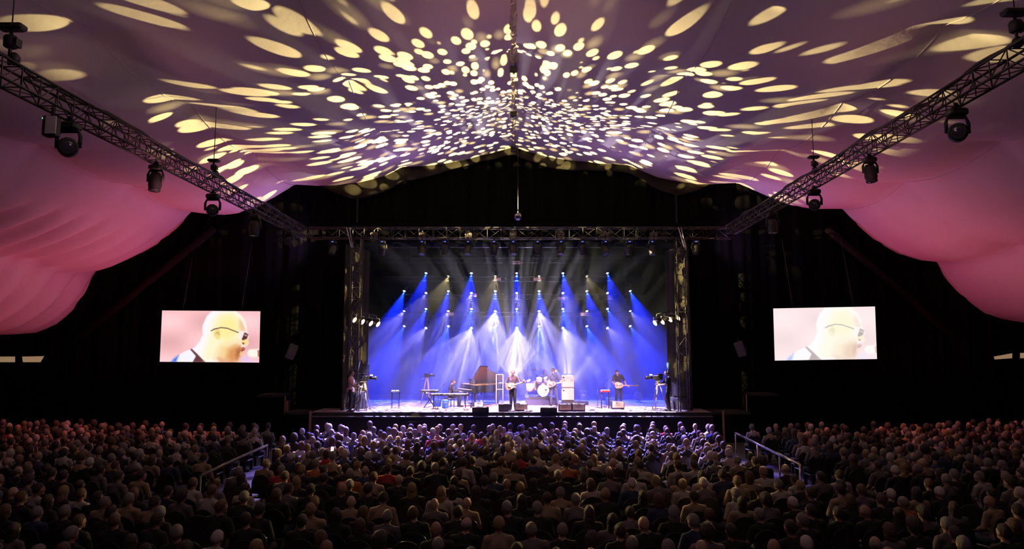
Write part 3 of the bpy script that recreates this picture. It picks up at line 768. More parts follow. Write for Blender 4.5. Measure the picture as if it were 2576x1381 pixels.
# cables lying along the side trusses
for tx, tzz, nm in ((TXL, TZ, 'left'), (TXR, TZR, 'right')):
    pts = [(tx + .12*math.sin(y*1.3), y, trz(tx > 0, y) + .25 + .05*abs(math.sin(y*2.2))) for y in [10+.35*k for k in range(56)]]
    tag(MB().tube(pts, .035, 6).build('cable_bundle', M['cable']), 'black cable bundle lying along the top of the %s truss' % nm, 'cable')
# mirror ball
o = thing('mirror_ball', 'small mirror ball hanging on a long wire in front of the black gable', 'mirror ball', BALL)
MB().ell((0, 0, 0), .15, n=24, k=14).build('ball', M['mirror'], o)
for f in o.children[0].data.polygons: f.use_smooth = False
MB().tube([(0, 0, .15), (0, 0, rz - BALL.z - .2)], .006, 5).build('wire', M['cable'], o)
MB().lathe([(.03, .14), (.035, .19), (.02, .20)], n=8).build('cap', M['black_metal'], o)
# loudspeakers hung in the dark at both sides
for px, py, rz_, lab in ((734, 885, .35, 'dim grey loudspeaker hanging in the dark right of the left screen'), (1862, 878, -.35, 'dim grey loudspeaker hanging in the dark left of the right screen')):
    o = thing('hanging_speaker', lab, 'loudspeaker', at(px, py, 30.3), rot=(.25, .35 if px < 1292 else -.3, rz_))
    MB().box((0, 0, 0), (.36, .36, .62), bev=.03).build('cabinet', M['grille_dark'], o)
    MB().box((0, -.185, 0), (.32, .02, .56)).build('grille', mat('speaker_grille_grey', (.10, .09, .09), .8, scale=90, var=.4), o)
    MB().tube([(0, .1, .2), (0, 1.75, .1)], .02, 5).build('bracket', M['black_metal'], o)

# ------------------------------------------------------------------ haze on the stage
m = D.materials.new('stage_haze'); m.use_nodes = True; nt = m.node_tree; nt.nodes.clear()
o_ = N(nt, 'ShaderNodeOutputMaterial'); v = N(nt, 'ShaderNodeVolumeScatter', inp={'Density': 0.046, 'Anisotropy': 0.55})
nt.links.new(v.outputs[0], o_.inputs['Volume'])
m.cycles.volume_sampling = 'EQUIANGULAR'
hz = MB().box((0, 36.6, (SZ+8.9)/2), (17.6, 10.2, 8.9-SZ-.02)).build('haze', m)
tag(hz, 'thin smoke hanging over the stage that makes the beams visible', 'haze', kind='stuff')

# ------------------------------------------------------------------ people
def head_mb(mb, c, fwd_up=None, s=1.0):
    """head with nose, brow, chin and ears, facing +Y before the rotation fwd_up (3x3)"""
    q = fwd_up or Matrix.Identity(3); c = Vector(c)
    def shape(d):
        w = 1.0
        if d.y > 0 and d.z < 0: w -= .10*d.y*(-d.z)          # flat lower face
        if d.z < -.4: w -= .12*(abs(d.x))                     # narrow jaw
        return w
    mb.ell(c, (.079*s, .099*s, .115*s), q, 18, 14, 0, shape)
    P = lambda x, y, z: c + q @ Vector((x*s, y*s, z*s))
    mb.ell(P(0, .062, -.075), (.038*s, .034*s, .034*s), q)           # chin
    mb.tube([P(0, .088, .02), P(0, .108, -.012), P(0, .114, -.026)], [.009*s, .013*s, .017*s], 6)   # nose
    mb.tube([P(-.05, .070, .032), P(0, .090, .034), P(.05, .070, .032)], .012*s, 6)   # brow
    mb.tube([P(-.022, .084, -.055), P(0, .094, -.054), P(.022, .084, -.055)], .009*s, 6)   # lips
    for sx in (-1, 1): mb.ell(P(sx*.078, -.006, -.005), (.012*s, .022*s, .034*s), q)   # ears
    return q, P

def hand_mb(mb, wrist, d, n, side, grip=.6):
    """palm with four fingers and a thumb; d: along the hand, n: palm normal (towards which the fingers curl)"""
    d = Vector(d).normalized(); n = Vector(n); n = (n - d*n.dot(d)).normalized(); t = d.cross(n).normalized()*side
    w = Vector(wrist); q = Matrix((t, n, d)).transposed()
    mb.ell(w + d*.045, (.040, .020, .056), q, 10, 8)
    for k, (o, L) in enumerate(((.028, .072), (.010, .080), (-.009, .074), (-.027, .058))):
        p = w + d*.085 + t*o; pts = [p - d*.02]
        dirn = d.copy()
        for j in range(3):
            dirn = (Quaternion(t*side, (grip if side > 0 else grip)*(.55 + .25*j)) @ dirn) if False else (dirn*math.cos(grip*.62) + n*math.sin(grip*.62)*1.0)
            dirn = (dirn + n*grip*.35*j).normalized()
            p = p + dirn*L*(.45, .32, .26)[j]; pts.append(p)
        mb.tube(pts, [.0105, .0098, .0092, .0080], 6)
    b = w + d*.03 + t*.036
    mb.tube([b - t*.02, b + t*.018 + d*.022 + n*.008, b + t*.022 + d*.050 + n*.026], [.014, .0115, .009], 6)

STAND = dict(pelvis=(0, 0, .96), chest=(0, 0, 1.30), neck=(0, .0, 1.49), head=(0, .02, 1.635),
             sl=(-.185, 0, 1.42), sr=(.185, 0, 1.42), el=(-.26, -.02, 1.14), er=(.26, -.02, 1.14), wl=(-.25, .12, .93), wr=(.25, .12, .93),
             hl=(-.09, 0, .93), hr=(.09, 0, .93), kl=(-.10, .03, .50), kr=(.10, .03, .50), al=(-.11, -.02, .09), ar=(.11, -.02, .09))
SIT = dict(pelvis=(0, 0, .575), chest=(0, .02, .87), neck=(0, .03, 1.05), head=(0, .05, 1.19),
           sl=(-.185, .01, .985), sr=(.185, .01, .985), el=(-.235, .08, .74), er=(.235, .08, .74), wl=(-.12, .28, .66), wr=(.12, .28, .66),
           hl=(-.09, .03, .53), hr=(.09, .03, .53), kl=(-.11, .45, .53), kr=(.11, .45, .53), al=(-.11, .43, .09), ar=(.11, .43, .09))

def figure(pose, sleeve=.45, voxel=.0085, curl=.7, look=None, handdir=None, palms=None, shirt_long=0.0, coarse=.013):
    """body (one skin), shirt, trousers and shoes meshes for a pose given as joint positions"""
    p = {k: Vector(v) for k, v in pose.items()}
    def torso(mb, e):
        a, c, n = p['pelvis'], p['chest'], p['neck']
        ax = (c-a).normalized(); sx = (p['sr']-p['sl']).normalized(); fy = ax.cross(sx)*-1
        q = Matrix((sx, sx.cross(ax)*-1, ax)).transposed()
        mb.ell(a, (.155+e, .115+e, .135+e*.5), q, 14, 10)
        mb.ell(a.lerp(c, .5), (.142+e, .105+e, .20), q, 14, 10)
        mb.ell(c, (.165+e, .115+e, .19), q, 14, 10)
        mb.tube([p['sl'], c.lerp(n, .62), p['sr']], [.058+e, .075+e, .058+e], 10)
        mb.tube([p['sl']*.6+n*.4, n, p['sr']*.6+n*.4], [.045+e*.8, .052, .045+e*.8], 8)
    def arms(mb, e, upto, cuff=False):
        for s, el, w in (('sl', 'el', 'wl'), ('sr', 'er', 'wr')):
            S0, E, W_ = p[s], p[el], p[w]
            L1 = (E-S0).length; L2 = (W_-E).length; tot = (L1+L2)*upto
            if tot <= L1:
                x = S0.lerp(E, tot/L1); mb.tube([S0, x], [.056+e, lerp(.056, .042, tot/L1)+e*1.4], 10)
                mb.ell(S0, .058+e)
            else:
                t = (tot-L1)/L2; x = E.lerp(W_, t)
                mb.tube([S0, S0.lerp(E, .5), E, E.lerp(W_, t*.5), x], [.056+e, .050+e, .042+e, .041+e, lerp(.040, .028, t)+e*1.2], 10)
                mb.ell(S0, .058+e)
    def legs(mb, e, upto=1.0):
        for h, k, a in (('hl', 'kl', 'al'), ('hr', 'kr', 'ar')):
            H, K, A = p[h], p[k], p[a]
            mb.tube([H, H.lerp(K, .5), K, K.lerp(A, .35), A], [.090+e, .076+e, .058+e, .057+e, .040+e*1.3], 12)
    def feet(mb, e):
        for k, a in (('kl', 'al'), ('kr', 'ar')):
            A = p[a]; f = Vector((0, 1, 0))
            if 'toe' + a[1] in pose: f = (p['toe'+a[1]] - A); f.z = 0; f.normalize()
            q = Matrix((f.cross(Vector((0, 0, 1))), f, Vector((0, 0, 1)))).transposed()
            mb.ell(A + f*.065 + Vector((0, 0, -.048)), (.043+e, .135+e, .040), q, 12, 8)
            mb.tube([A + Vector((0, 0, .03)), A + Vector((0, 0, -.05))], [.040+e, .042+e], 8)
    body = MB(); torso(body, -.006); arms(body, 0, 1.0); legs(body, -.006)
    feet(body, -.006)
    n, hd = p['neck'], p['head']
    body.tube([n - Vector((0, 0, .06)), n, hd.lerp(n, .35)], [.060, .054, .052], 10)
    look = Vector(look) if look else Vector((0, 1, 0))
    f = look.normalized(); r = f.cross(Vector((0, 0, 1))).normalized(); q = Matrix((r, f, r.cross(f))).transposed()
    head_mb(body, hd, q)
    for w, e, side in (('wl', 'el', -1), ('wr', 'er', 1)):
        d = Vector(handdir[side]) if handdir and side in handdir else (p[w]-p[e])
        nrm = Vector(palms[side]) if palms and side in palms else Vector((-side*.7, .2, -.5))
        hand_mb(body, p[w], d, nrm, side, curl)
    bm_ = remesh(body, voxel, 1)
    sh = MB(); torso(sh, .010); arms(sh, .012, sleeve)
    if shirt_long: sh.tube([p['pelvis'] + Vector((0, 0, .05)), p['pelvis'] - Vector((0, 0, shirt_long))], [.15, .165], 14)
    tr = MB(); tr.ell(p['pelvis'] - Vector((0, 0, .03)), (.165, .122, .115), None, 14, 10); legs(tr, .010)
    so = MB(); feet(so, .004)
    return dict(body=bm_, shirt=remesh(sh, coarse, 2), trousers=remesh(tr, coarse, 2), shoes=so.mesh('shoes', []), head=hd, rot=q)

def hair_mb(kind, face=True):
    """closed hair volume around a head at the origin facing +Y"""
    mb = MB()
    thick = {'s': 1.11, 'c': 1.42, 'l': 1.14, 'f': 1.07, 'm': 1.2}[kind]
    rn = random.Random(len(kind)*7)
    def shape(d):
        line = -.05 - .55*max(0, -d.y) if kind != 'f' else -.25 - .2*max(0, -d.y)
        if kind == 'f' and d.z > .35: return .80
        if d.y > 0: line = .10 + .62*d.y
        k = max(0, min(1, (d.z - line)/.12 + .5))
        jit = 1 + (.09 if kind in 'cm' else .02)*(noise.noise(d*5.0))
        return lerp(.84, thick*jit, k)
    n, k = (22, 16) if kind in 'cm' else (18, 12)
    mb.ell((0, -.006, .003), (.083, .101, .115), None, n, k, 0, shape)
    if kind == 'l':
        mb.ell((0, -.060, -.12), (.088, .050, .19), None, 14, 12)
        for sx in (-1, 1): mb.ell((sx*.072, -.012, -.10), (.026, .048, .15), None, 10, 8)
    if kind == 'm':
        mb.ell((0, -.045, -.06), (.098, .066, .10), None, 14, 10, 0, lambda d: 1 + .08*noise.noise(d*6))
    return mb
HAIRME = {k: hair_mb(k).mesh('hair_' + k, []) for k in 'sclfm'}
def style(code):
    """code -> (hair mesh or None, hair material key, words)"""
    return {'s': ('s', 's', 'short dark hair'), 'g': ('s', 'g', 'short grey hair'), 'w': ('s', 'w', 'short white hair'), 'y': ('s', 'y', 'short fair hair'),
            'b': (None, None, 'a bald head'), 'B': ('l', 'y', 'long fair hair'), 'd': ('l', 's', 'long dark hair'), 'c': ('c', 's', 'bushy dark hair'),
            'h': ('m', 'r', 'a brown bob'), 'G': ('m', 'g', 'a grey bob'), 'r': ('s', 'r', 'short brown hair'), 'f': ('f', 'g', 'a bald crown and grey fringe')}[code]
SHW = dict(k='black', w='pale', n='navy', r='red', o='orange', t='tan', m='grey', p='peach')
def setmat(o, m):
    if not o.data.materials: o.data.materials.append(None)
    o.material_slots[0].link = 'OBJECT'; o.material_slots[0].material = m

def person(fig, loc, rz, label, hair, shirt, skin, trousers, group=None, scale=1.0, hairrot=True, shoes=True):
    o = link('person', fig['body']); setmat(o, skin); o.location = loc; o.rotation_euler = (0, 0, rz); o.scale = (scale,)*3
    tag(o, label, 'person', group)
    for nm, m in (('shirt', shirt), ('trousers', trousers), ('shoes', SHOE)):
        c = link(nm, fig[nm], o); setmat(c, m)
    hs, hm, _ = style(hair)
    if hs:
        c = link('hair', HAIRME[hs], o); setmat(c, HAIRM[hm]); c.location = fig['head']; c.rotation_euler = fig['rot'].to_euler()
    return o

# --- the audience: figures seated with their backs to the camera
def sit_pose(**kw):
    d = dict(SIT); d.update(kw); return d
AUD = [figure(sit_pose(), .48, .012, .5, look=(0, 1, .04), palms={-1: (0, 0, -1), 1: (0, 0, -1)}, coarse=.017),
       figure(sit_pose(el=(-.27, .04, .76), wl=(-.02, .20, .72), er=(.26, .05, .75), wr=(.05, .24, .74), head=(.02, .06, 1.185)), .9, .012, .6, look=(.25, 1, .0), palms={-1: (0, -1, 0), 1: (0, -1, 0)}, coarse=.017),
       figure(sit_pose(head=(-.03, .055, 1.185), sl=(-.18, .01, .97), sr=(.185, .01, .99), kl=(-.14, .45, .53), al=(-.15, .40, .09)), .42, .012, .5, look=(-.25, 1, .05), palms={-1: (0, 0, -1), 1: (0, 0, -1)}, coarse=.017),
       figure(sit_pose(chest=(0, .05, .865), neck=(0, .085, 1.04), head=(0, .115, 1.17), sl=(-.165, .05, .975), sr=(.165, .05, .975)), .95, .012, .5, look=(0, 1, -.12), palms={-1: (0, 0, -1), 1: (0, 0, -1)}, coarse=.017)]

def chair_meshes():
    ou = []
    for k in range(13):
        a = PI*k/12; ou.append((.235*math.cos(a), .74 + .19*math.sin(a)))
    ou += [(-.20, .50), (.20, .50)]
    back = MB().prism(ou, 0, .022, Matrix.Translation((0, -.175, 0)) @ Matrix.Rotation(-.10, 4, 'X') @ Matrix.Rotation(PI/2, 4, 'X'))
    rim = [(Matrix.Translation((0, -.175, 0)) @ Matrix.Rotation(-.10, 4, 'X')) @ Vector((x*1.01, -.011, z)) for x, z in ou[:13]]
    back.tube([Vector((.20, -.165, .48))] + rim + [Vector((-.20, -.165, .48))], .014, 6)
    seat = MB().box((0, .06, .415), (.44, .43, .035), bev=.015)
    fr = MB()
    for sx in (-1, 1): fr.tube([(sx*.20, .24, 0), (sx*.20, .22, .40), (sx*.20, -.13, .40), (sx*.21, -.22, 0)], .012, 6)
    fr.tube([(-.2, .22, .40), (.2, .22, .40)], .012, 6).tube([(-.2, -.13, .40), (.2, -.13, .40)], .012, 6)
    return seat.mesh('seat', M['chairc']), back.mesh('backrest', M['chairc']), fr.mesh('frame', M['black_metal'])
CH = chair_meshes()
def chair(x, y, rz, label, group):
    o = thing('chair', label, 'chair', (x, y, 0), rz, group)
    link('seat', CH[0], o); link('backrest', CH[1], o); link('frame', CH[2], o)
    return o

HZ = 1.20
EXPL = []
def E_(ox, sc, rows):
    for cx, cyy, h, c in rows: EXPL.append((ox + cx/sc, 1040 + cyy/sc, h, c))
E_(600, 4.05, [(270,500,'y','t'),(400,435,'y','k'),(600,690,'B','k'),(870,640,'s','k'),(1125,715,'g','k'),(1370,670,'r','t'),(1540,520,'y','k'),(1635,680,'b','k'),(1805,650,'y','k'),(1780,770,'B','k'),
 (1870,530,'c','k'),(2000,740,'s','w'),(2055,810,'B','w'),(2270,820,'f','k'),(735,775,'s','k'),(770,895,'y','k'),(750,990,'y','t'),(195,1000,'s','k'),(50,745,'s','w'),(400,815,'h','k'),(500,760,'s','m'),(650,1080,'s','k'),
 (370,1130,'c','m'),(90,1090,'s','k'),(1005,1040,'d','k'),(1515,1020,'g','m'),(1660,1080,'b','k'),(1795,1020,'r','k'),(2005,1000,'g','m'),(2230,1010,'s','k'),(2030,1210,'b','k'),(2310,1130,'f','k'),(2045,1320,'g','m'),
 (2290,1200,'s','m'),(1440,1230,'s','k'),(1250,1090,'h','k'),(1420,1330,'c','k'),(1240,1270,'c','m'),(160,1355,'y','m'),(860,1260,'h','k'),(1700,1190,'d','k'),(550,1140,'s','k'),(2200,660,'d','k'),(2180,750,'d','w'),(1640,800,'h','k'),(1260,980,'h','k')])
E_(1200, 4.05, [(225,1165,'y','t'),(405,1160,'d','k'),(570,1190,'g','m'),(865,1165,'g','k'),(1160,1260,'c','m'),(1470,1220,'s','k'),(1565,1345,'g','m'),(1725,1145,'b','k'),(1720,1260,'s','k'),(2000,1020,'G','k'),(2030,1200,'d','k'),
 (2310,1330,'b','k'),(1945,1365,'G','m'),(1490,1120,'s','k'),(1380,1090,'d','m'),(1315,850,'y','k'),(850,800,'g','t'),(1130,1000,'d','k'),(620,1000,'g','k'),(320,990,'g','k'),(430,780,'y','k'),(215,740,'b','k'),(590,680,'d','k'),
 (775,670,'g','k'),(1090,590,'c','k'),(1170,700,'h','w'),(1660,540,'s','w'),(1860,560,'r','t'),(2050,550,'s','w'),(1510,850,'c','k'),(1690,800,'d','k'),(2210,830,'s','t'),(2260,1080,'s','k'),(2360,1000,'r','k'),(560,800,'s','k'),
 (120,1100,'h','k'),(2340,1230,'c','m'),(380,550,'s','t'),(240,500,'r','t'),(920,520,'s','o'),(440,430,'y','r'),(1600,650,'s','w')])
E_(0, 4.05, [(725,1220,'g','k'),(110,1160,'d','m'),(50,990,'h','k'),(1605,1015,'g','k'),(1120,1010,'s','k'),(790,1090,'r','k'),(1430,620,'s','t'),(1205,660,'s','m'),(810,710,'s','k'),(2290,1120,'g','k'),(1850,830,'c','m'),(1540,930,'s','t'),
 (2030,800,'s','k'),(2130,815,'r','w'),(1880,450,'s','k'),(1740,490,'s','n'),(1000,560,'s','m'),(1380,550,'g','k'),(650,660,'s','k'),(480,540,'s','k'),(980,830,'d','k'),(1300,1290,'d','k'),(300,600,'s','m'),(2250,620,'s','w'),
 (2060,470,'s','t'),(1190,1240,'s','w'),(880,1000,'s','m')])
E_(1800, 3.32, [(380,820,'g','k'),(620,850,'b','k'),(745,900,'g','k'),(760,1085,'w','m'),(130,960,'s','k'),(410,1010,'d','k'),(1045,650,'s','t'),(1220,640,'r','m'),(1930,560,'g','m'),(1990,770,'d','m'),(2110,450,'s','k'),(1360,430,'s','m'),
 (2470,590,'c','m'),(2520,830,'s','m'),(1660,960,'c','k'),(1330,1060,'f','k'),(2000,1000,'s','k'),(2070,1105,'g','k'),(590,430,'w','k'),(650,470,'r','m'),(400,500,'y','w'),(180,570,'y','t'),(270,560,'y','w'),(800,680,'s','k'),
 (800,810,'s','k'),(135,820,'c','k'),(640,960,'s','k'),(1450,980,'h','m'),(1060,590,'s','k'),(880,540,'s','m')])
spots = []            # x, y, hair, shirt, explicit
RAILS = [(onz(1850, 1089, 1.22), onz(2012, 1170, 1.22)), (onz(672, 1120, 1.22), onz(505, 1197, 1.22))]
def clash(x, y, dx=.50, dy=.74):
    for a, b in RAILS:
        t = (y-b.y)/(a.y-b.y)
        if -.1 < t < 1.1 and abs(x - lerp(b.x, a.x, t)) < .40: return True
    return any(abs(x-a[0]) < dx and abs(y-a[1]) < dy for a in spots)
for px, py, h, c in EXPL:
    q = onz(px, py, HZ)
    if not clash(q.x, q.y, .44, .42): spots.append((q.x, q.y, h, c, 1))
def front(x):                                     # how far forward the seats reach
    ax = abs(x)
    return 25.5 if ax < 7.0 else 24.9 + .16*(ax-8)
Y = 8.9; row = 0
while Y < 27.5:
    half = 1310/1750*Y
    x = -half + .25*(row % 2)
    while x < half:
        ax = abs(x); aisle = 7.05 < ax < 8.35 and Y > 14.5
        yy = Y + R.uniform(-.06, .06) + (.05*max(0, ax-8) if ax > 8 else 0)
        xx = x + R.uniform(-.07, .07)
        fill = .93 if Y > 13 else .86
        if not aisle and yy < front(x) and not clash(xx, yy, .43, .58 if Y < 17 else .46) and R.random() < fill:
            h = R.choices('sgwybBdchrGf', (24, 14, 7, 8, 7, 5, 9, 5, 8, 9, 4, 4))[0]
            c = R.choices('kwnrotm', (44, 16, 8, 2, 1.5, 11, 17))[0]
            spots.append((xx, yy, h, c, 0))
        x += .50
    Y += .80; row += 1
spots.sort(key=lambda a: a[1])
spots = [a for a in spots if abs(a[0])/a[1]*1750 < 1306]
NEAR = 288
near, far = spots[:NEAR], spots[NEAR:]
def nth(k):
    return '%d%s' % (k, 'th' if 10 < k % 100 < 14 else {1: 'st', 2: 'nd', 3: 'rd'}.get(k % 10, 'th'))
rows = {}
for a in near: rows.setdefault(int((a[1]-8.2)/.80), []).append(a)
RK = sorted(rows)
for ri, k in enumerate(RK):
    for i, (x, y, h, c, ex) in enumerate(sorted(rows[k])):
        f = AUD[R.randrange(4)]; sc = R.uniform(.96, 1.05)
        if h in 'BdhG': sc *= .965
        sk = SKIN[R.randrange(3)]
        rz = R.uniform(-.14, .14) + (math.atan2(x, 32-y)*.6)
        where = '%s nearest row, %s from left' % (nth(ri+1), nth(i+1))
        person(f, (x, y-.05, 0), rz, 'person with %s, %s top, %s' % (style(h)[2], SHW[c], where) , h, SHIRTM[c], sk, JEANS if R.random() < .6 else SHIRTM['k'], 'audience in the nearest rows', sc)
        chair(x, y-.05, rz, 'black chair with rounded back under a seated person, %s' % where, 'chairs in the nearest rows')
# a few empty chairs in the nearest rows
ne = 0
for Y in (11.3, 12.2, 13.0, 13.9):
    x = -1250/1750*Y; j = 0
    while x < 1250/1750*Y and ne < 11:
        if not clash(x, Y, .47, .5):
            ne += 1
            chair(x, Y, 0, 'empty black chair with rounded back, %s empty one counting from the nearest' % nth(ne), 'empty chairs')
            spots.append((x, Y, 's', 'k', 0)); x += 2.2
        x += .3
# the rest of the audience, too many to build one by one
CM = [SKIN[0]] + [HAIRM[k] for k in 'sgwyr'] + [SHIRTM[k] for k in 'kwnrotm'] + [M['chairc']]
HI = {k: 1+i for i, k in enumerate('sgwyr')}; SI = {k: 6+i for i, k in enumerate('kwnrotm')}
mb, cb = MB(), MB()
for x, y, h, c, ex in far:
    hs, hm, _ = style(h); sc = R.uniform(.95, 1.05); tilt = R.uniform(-.025, .025); hx = x + tilt; t = R.uniform(-.6, .6)
    zt = R.uniform(-.03, .04)
    Q = Matrix.Rotation(t, 3, 'Z')
    hc = Vector((hx, y+.05, 1.20*sc + zt)); e = MB()
    e.ell(hc, (.081, .099, .114), Q, 9, 7, 0)
    e.ell(hc + Q @ Vector((0, .095, -.02)), (.016, .022, .02), None, 5, 4, 0)
    e.tube([(hx, y+.03, 1.0*sc+zt), (hx, y+.04, 1.12*sc+zt)], .053, 7, 0)
    if hs:
        k = {'s': 1.10, 'l': 1.13, 'c': 1.42, 'm': 1.2, 'f': 1.06}[hs]
        e.ell(hc + Q @ Vector((0, -.022, .018 if hs != 'f' else -.02)), (.086*k, .094*k, .108*(k if hs != 'f' else .75)), Q, 9, 7, HI[hm])
        if hs in 'lm': e.ell(hc + Q @ Vector((0, -.06, -.12)), (.085, .045, .17 if hs == 'l' else .10), Q, 8, 6, HI[hm])
    s = SI[c]
    e.lathe([(.10, .50), (.150, .56), (.150, .72), (.172, .90), (.156, .995), (.10, 1.035), (.055, 1.075)], (x, y, zt), n=10, m=s)
    vs = e.v[-70:]
    for v in vs: v.y = y + (v.y-y)*.68
    for sx in (-1, 1): e.tube([(x+sx*.155, y+.0, .985+zt), (x+sx*.225, y+.07, .75+zt), (x+sx*.12, y+.27, .66+zt)], [.062, .052, .038], 6, s)
    e.ell((x-.12, y+.31, .65+zt), (.04, .06, .03), None, 6, 4, 0); e.ell((x+.12, y+.31, .65+zt), (.04, .06, .03), None, 6, 4, 0)
    for sx in (-1, 1): e.tube([(x+sx*.09, y+.02, .54), (x+sx*.11, y+.45, .53), (x+sx*.11, y+.43, .05)], [.09, .065, .045], 6, 6)
    mb.v += [v for v in []]
    o = len(mb.v); mb.v += e.v; mb.f += [[i+o for i in f] for f in e.f]; mb.m += e.m; mb.s += e.s
    for me in CH[:2]:
        cb.add([v.co + Vector((x, y, 0)) for v in me.vertices], [list(p.vertices) for p in me.polygons], 0, False)
tag(mb.build('crowd', CM), 'densely seated audience in the farther rows up to the stage front', 'crowd', kind='stuff')
tag(cb.build('chair_rows', M['chairc']), 'black chairs of the farther rows under the audience', 'chairs', kind='stuff')
# aisle rails
for nm, pts in (('right', [(1850, 1089), (1905, 1116), (1960, 1143), (2012, 1170)]), ('left', [(672, 1120), (600, 1152), (505, 1197)])):
    o = thing('aisle_rail', '%s handrail' % ('silver' if nm == 'right' else 'dark') + ' along the %s aisle through the seats' % nm, 'rail', (0, 0, 0))
    P = [onz(px, py, 1.22) for px, py in pts]; m = M['chrome'] if nm == 'right' else M['grey_plastic']
    MB().tube(P, .035, 8).build('handrail', m, o)
    for q in P[::1]: MB().tube([(q.x, q.y, 0), q], .02, 6).build('post', m, o)
q = onz(836, 1131, 1.12)
o = thing('smartphone', 'glowing phone held up among the audience left of the centre', 'phone', q, rot=(-.4, 0, .1))
MB().box((0, 0, 0), (.085, .012, .17), bev=.004).build('case', M['plastic'], o)
MB().box((0, -.008, 0), (.076, .003, .155)).build('screen', M['phone'], o)

# ------------------------------------------------------------------ big screens
import numpy as np
def screen_mat():
    m = D.materials.new('led_screen'); m.use_nodes = True; nt = m.node_tree; nt.nodes.clear()
    o = N(nt, 'ShaderNodeOutputMaterial'); e = N(nt, 'ShaderNodeEmission'); a = N(nt, 'ShaderNodeVertexColor', layer_name='picture')
    nt.links.new(a.outputs['Color'], e.inputs['Color']); nt.links.new(e.outputs[0], o.inputs['Surface']); m.cycles.emission_sampling = 'NONE'
    return m
M['screen'] = screen_mat()
SOFT = dict(head_light=9, face_cream=48, face_yellow=60, temple_tan=30, rim_light=12, cheek_orange=55, beard=42, beard_shadow=26, jaw_shadow=34, blue_glow=30, shirt_blue=18, nose=10, lip_upper=6, lip_lower=8, mouth=5, ear=14, ear_fold=9, microphone=12, glasses_arm=5, glasses_lens=6)
def srgb(r, g, b): return tuple(((c/255+.055)/1.055)**2.4 if c > 10 else c/3294 for c in (r, g, b))
# picture on the screens: a singer in profile; outlines in the picture's own 0..1310 x 0..690 units
PIC = [('head_light', (255, 250, 255), [(455, 493), (515, 418), (555, 318), (545, 228), (555, 178), (595, 78), (665, 0), (975, 0), (1045, 58), (1100, 128), (1127, 208), (1140, 290), (1165, 338), (1152, 388), (1165, 428), (1145, 468), (1110, 458), (1130, 498), (1120, 528), (1085, 538), (1102, 568), (1080, 603), (1055, 613), (1062, 655), (1035, 688), (605, 688), (485, 588), (405, 518)]),
       ('shirt_white', (248, 246, 255), [(150, 688), (190, 640), (300, 560), (405, 512), (480, 585), (440, 688)]),
       ('shirt_blue', (70, 110, 235), [(150, 688), (185, 645), (245, 600), (215, 688)]),
       ('collar_dark', (105, 62, 66), [(395, 520), (415, 510), (485, 575), (600, 688), (435, 688), (475, 610)]),
       ('face_cream', (255, 246, 196), [(640, 300), (680, 130), (760, 20), (960, 0), (1040, 60), (1090, 130), (1110, 230), (1055, 280), (1040, 400), (900, 470), (700, 640), (610, 680), (560, 600), (600, 450)]),
       ('face_yellow', (255, 238, 150), [(740, 230), (790, 110), (900, 60), (1000, 120), (1040, 240), (1000, 330), (880, 400), (770, 360)]),
       ('temple_tan', (236, 190, 150), [(1040, 110), (1085, 150), (1122, 230), (1132, 280), (1060, 275), (1030, 190)]),
       ('rim_light', (255, 252, 246), [(975, 0), (1045, 58), (1100, 128), (1127, 208), (1135, 275), (1115, 215), (1080, 135), (1025, 65), (945, 0)]),
       ('cheek_orange', (250, 205, 130), [(800, 470), (900, 440), (1045, 400), (1060, 470), (1085, 540), (1050, 610), (1040, 688), (790, 688), (720, 640)]),
       ('beard', (214, 138, 82), [(900, 520), (980, 470), (1050, 470), (1075, 540), (1060, 600), (1045, 660), (1020, 688), (930, 688), (880, 620)]),
       ('beard_shadow', (176, 96, 58), [(1010, 520), (1050, 480), (1075, 520), (1070, 560), (1045, 600), (1020, 640), (1000, 590)]),
       ('jaw_shadow', (220, 140, 110), [(770, 640), (860, 655), (980, 688), (800, 688)]),
       ('nose', (252, 220, 150), [(1060, 400), (1115, 350), (1160, 345), (1152, 388), (1165, 428), (1145, 468), (1105, 445), (1070, 440)]),
       ('nostril', (120, 60, 30), [(1078, 430), (1095, 420), (1112, 440), (1095, 452)]),
       ('lip_upper', (196, 104, 84), [(1062, 500), (1100, 478), (1128, 500), (1118, 525), (1075, 530)]),
       ('mouth', (110, 50, 46), [(1062, 524), (1118, 522), (1080, 540)]),
       ('lip_lower', (246, 196, 150), [(1060, 545), (1098, 555), (1100, 580), (1072, 602), (1050, 585)]),
       ('ear', (246, 222, 140), [(695, 290), (710, 250), (745, 235), (785, 260), (790, 330), (770, 385), (730, 370), (700, 330)]),
       ('ear_fold', (206, 168, 110), [(722, 320), (735, 285), (765, 280), (778, 315), (765, 330), (755, 300), (738, 305)]),
       ('glasses_arm', (90, 56, 60), [(655, 268), (700, 240), (795, 218), (880, 228), (1030, 285), (1030, 297), (880, 240), (795, 230), (705, 252), (665, 276)]),
       ('glasses_frame', (250, 236, 236), [(1030, 272), (1105, 270), (1165, 298), (1160, 312), (1105, 300), (1062, 390), (1040, 350)]),
       ('glasses_lens', (92, 52, 50), [(1108, 285), (1160, 312), (1140, 372), (1090, 392), (1072, 380)]),
       ('glasses_glint', (190, 150, 150), [(1112, 310), (1148, 322), (1138, 342), (1102, 330)]),
       ('microphone', (255, 248, 236), [(1150, 560), (1165, 525), (1200, 512), (1310, 508), (1310, 612), (1215, 620), (1165, 602)]),
       ('microphone_band', (176, 110, 70), [(1285, 525), (1310, 520), (1310, 612), (1290, 606)]),
       ('blue_glow', (225, 200, 250), [(1055, 688), (1080, 620), (1140, 600), (1200, 640), (1240, 688)])]
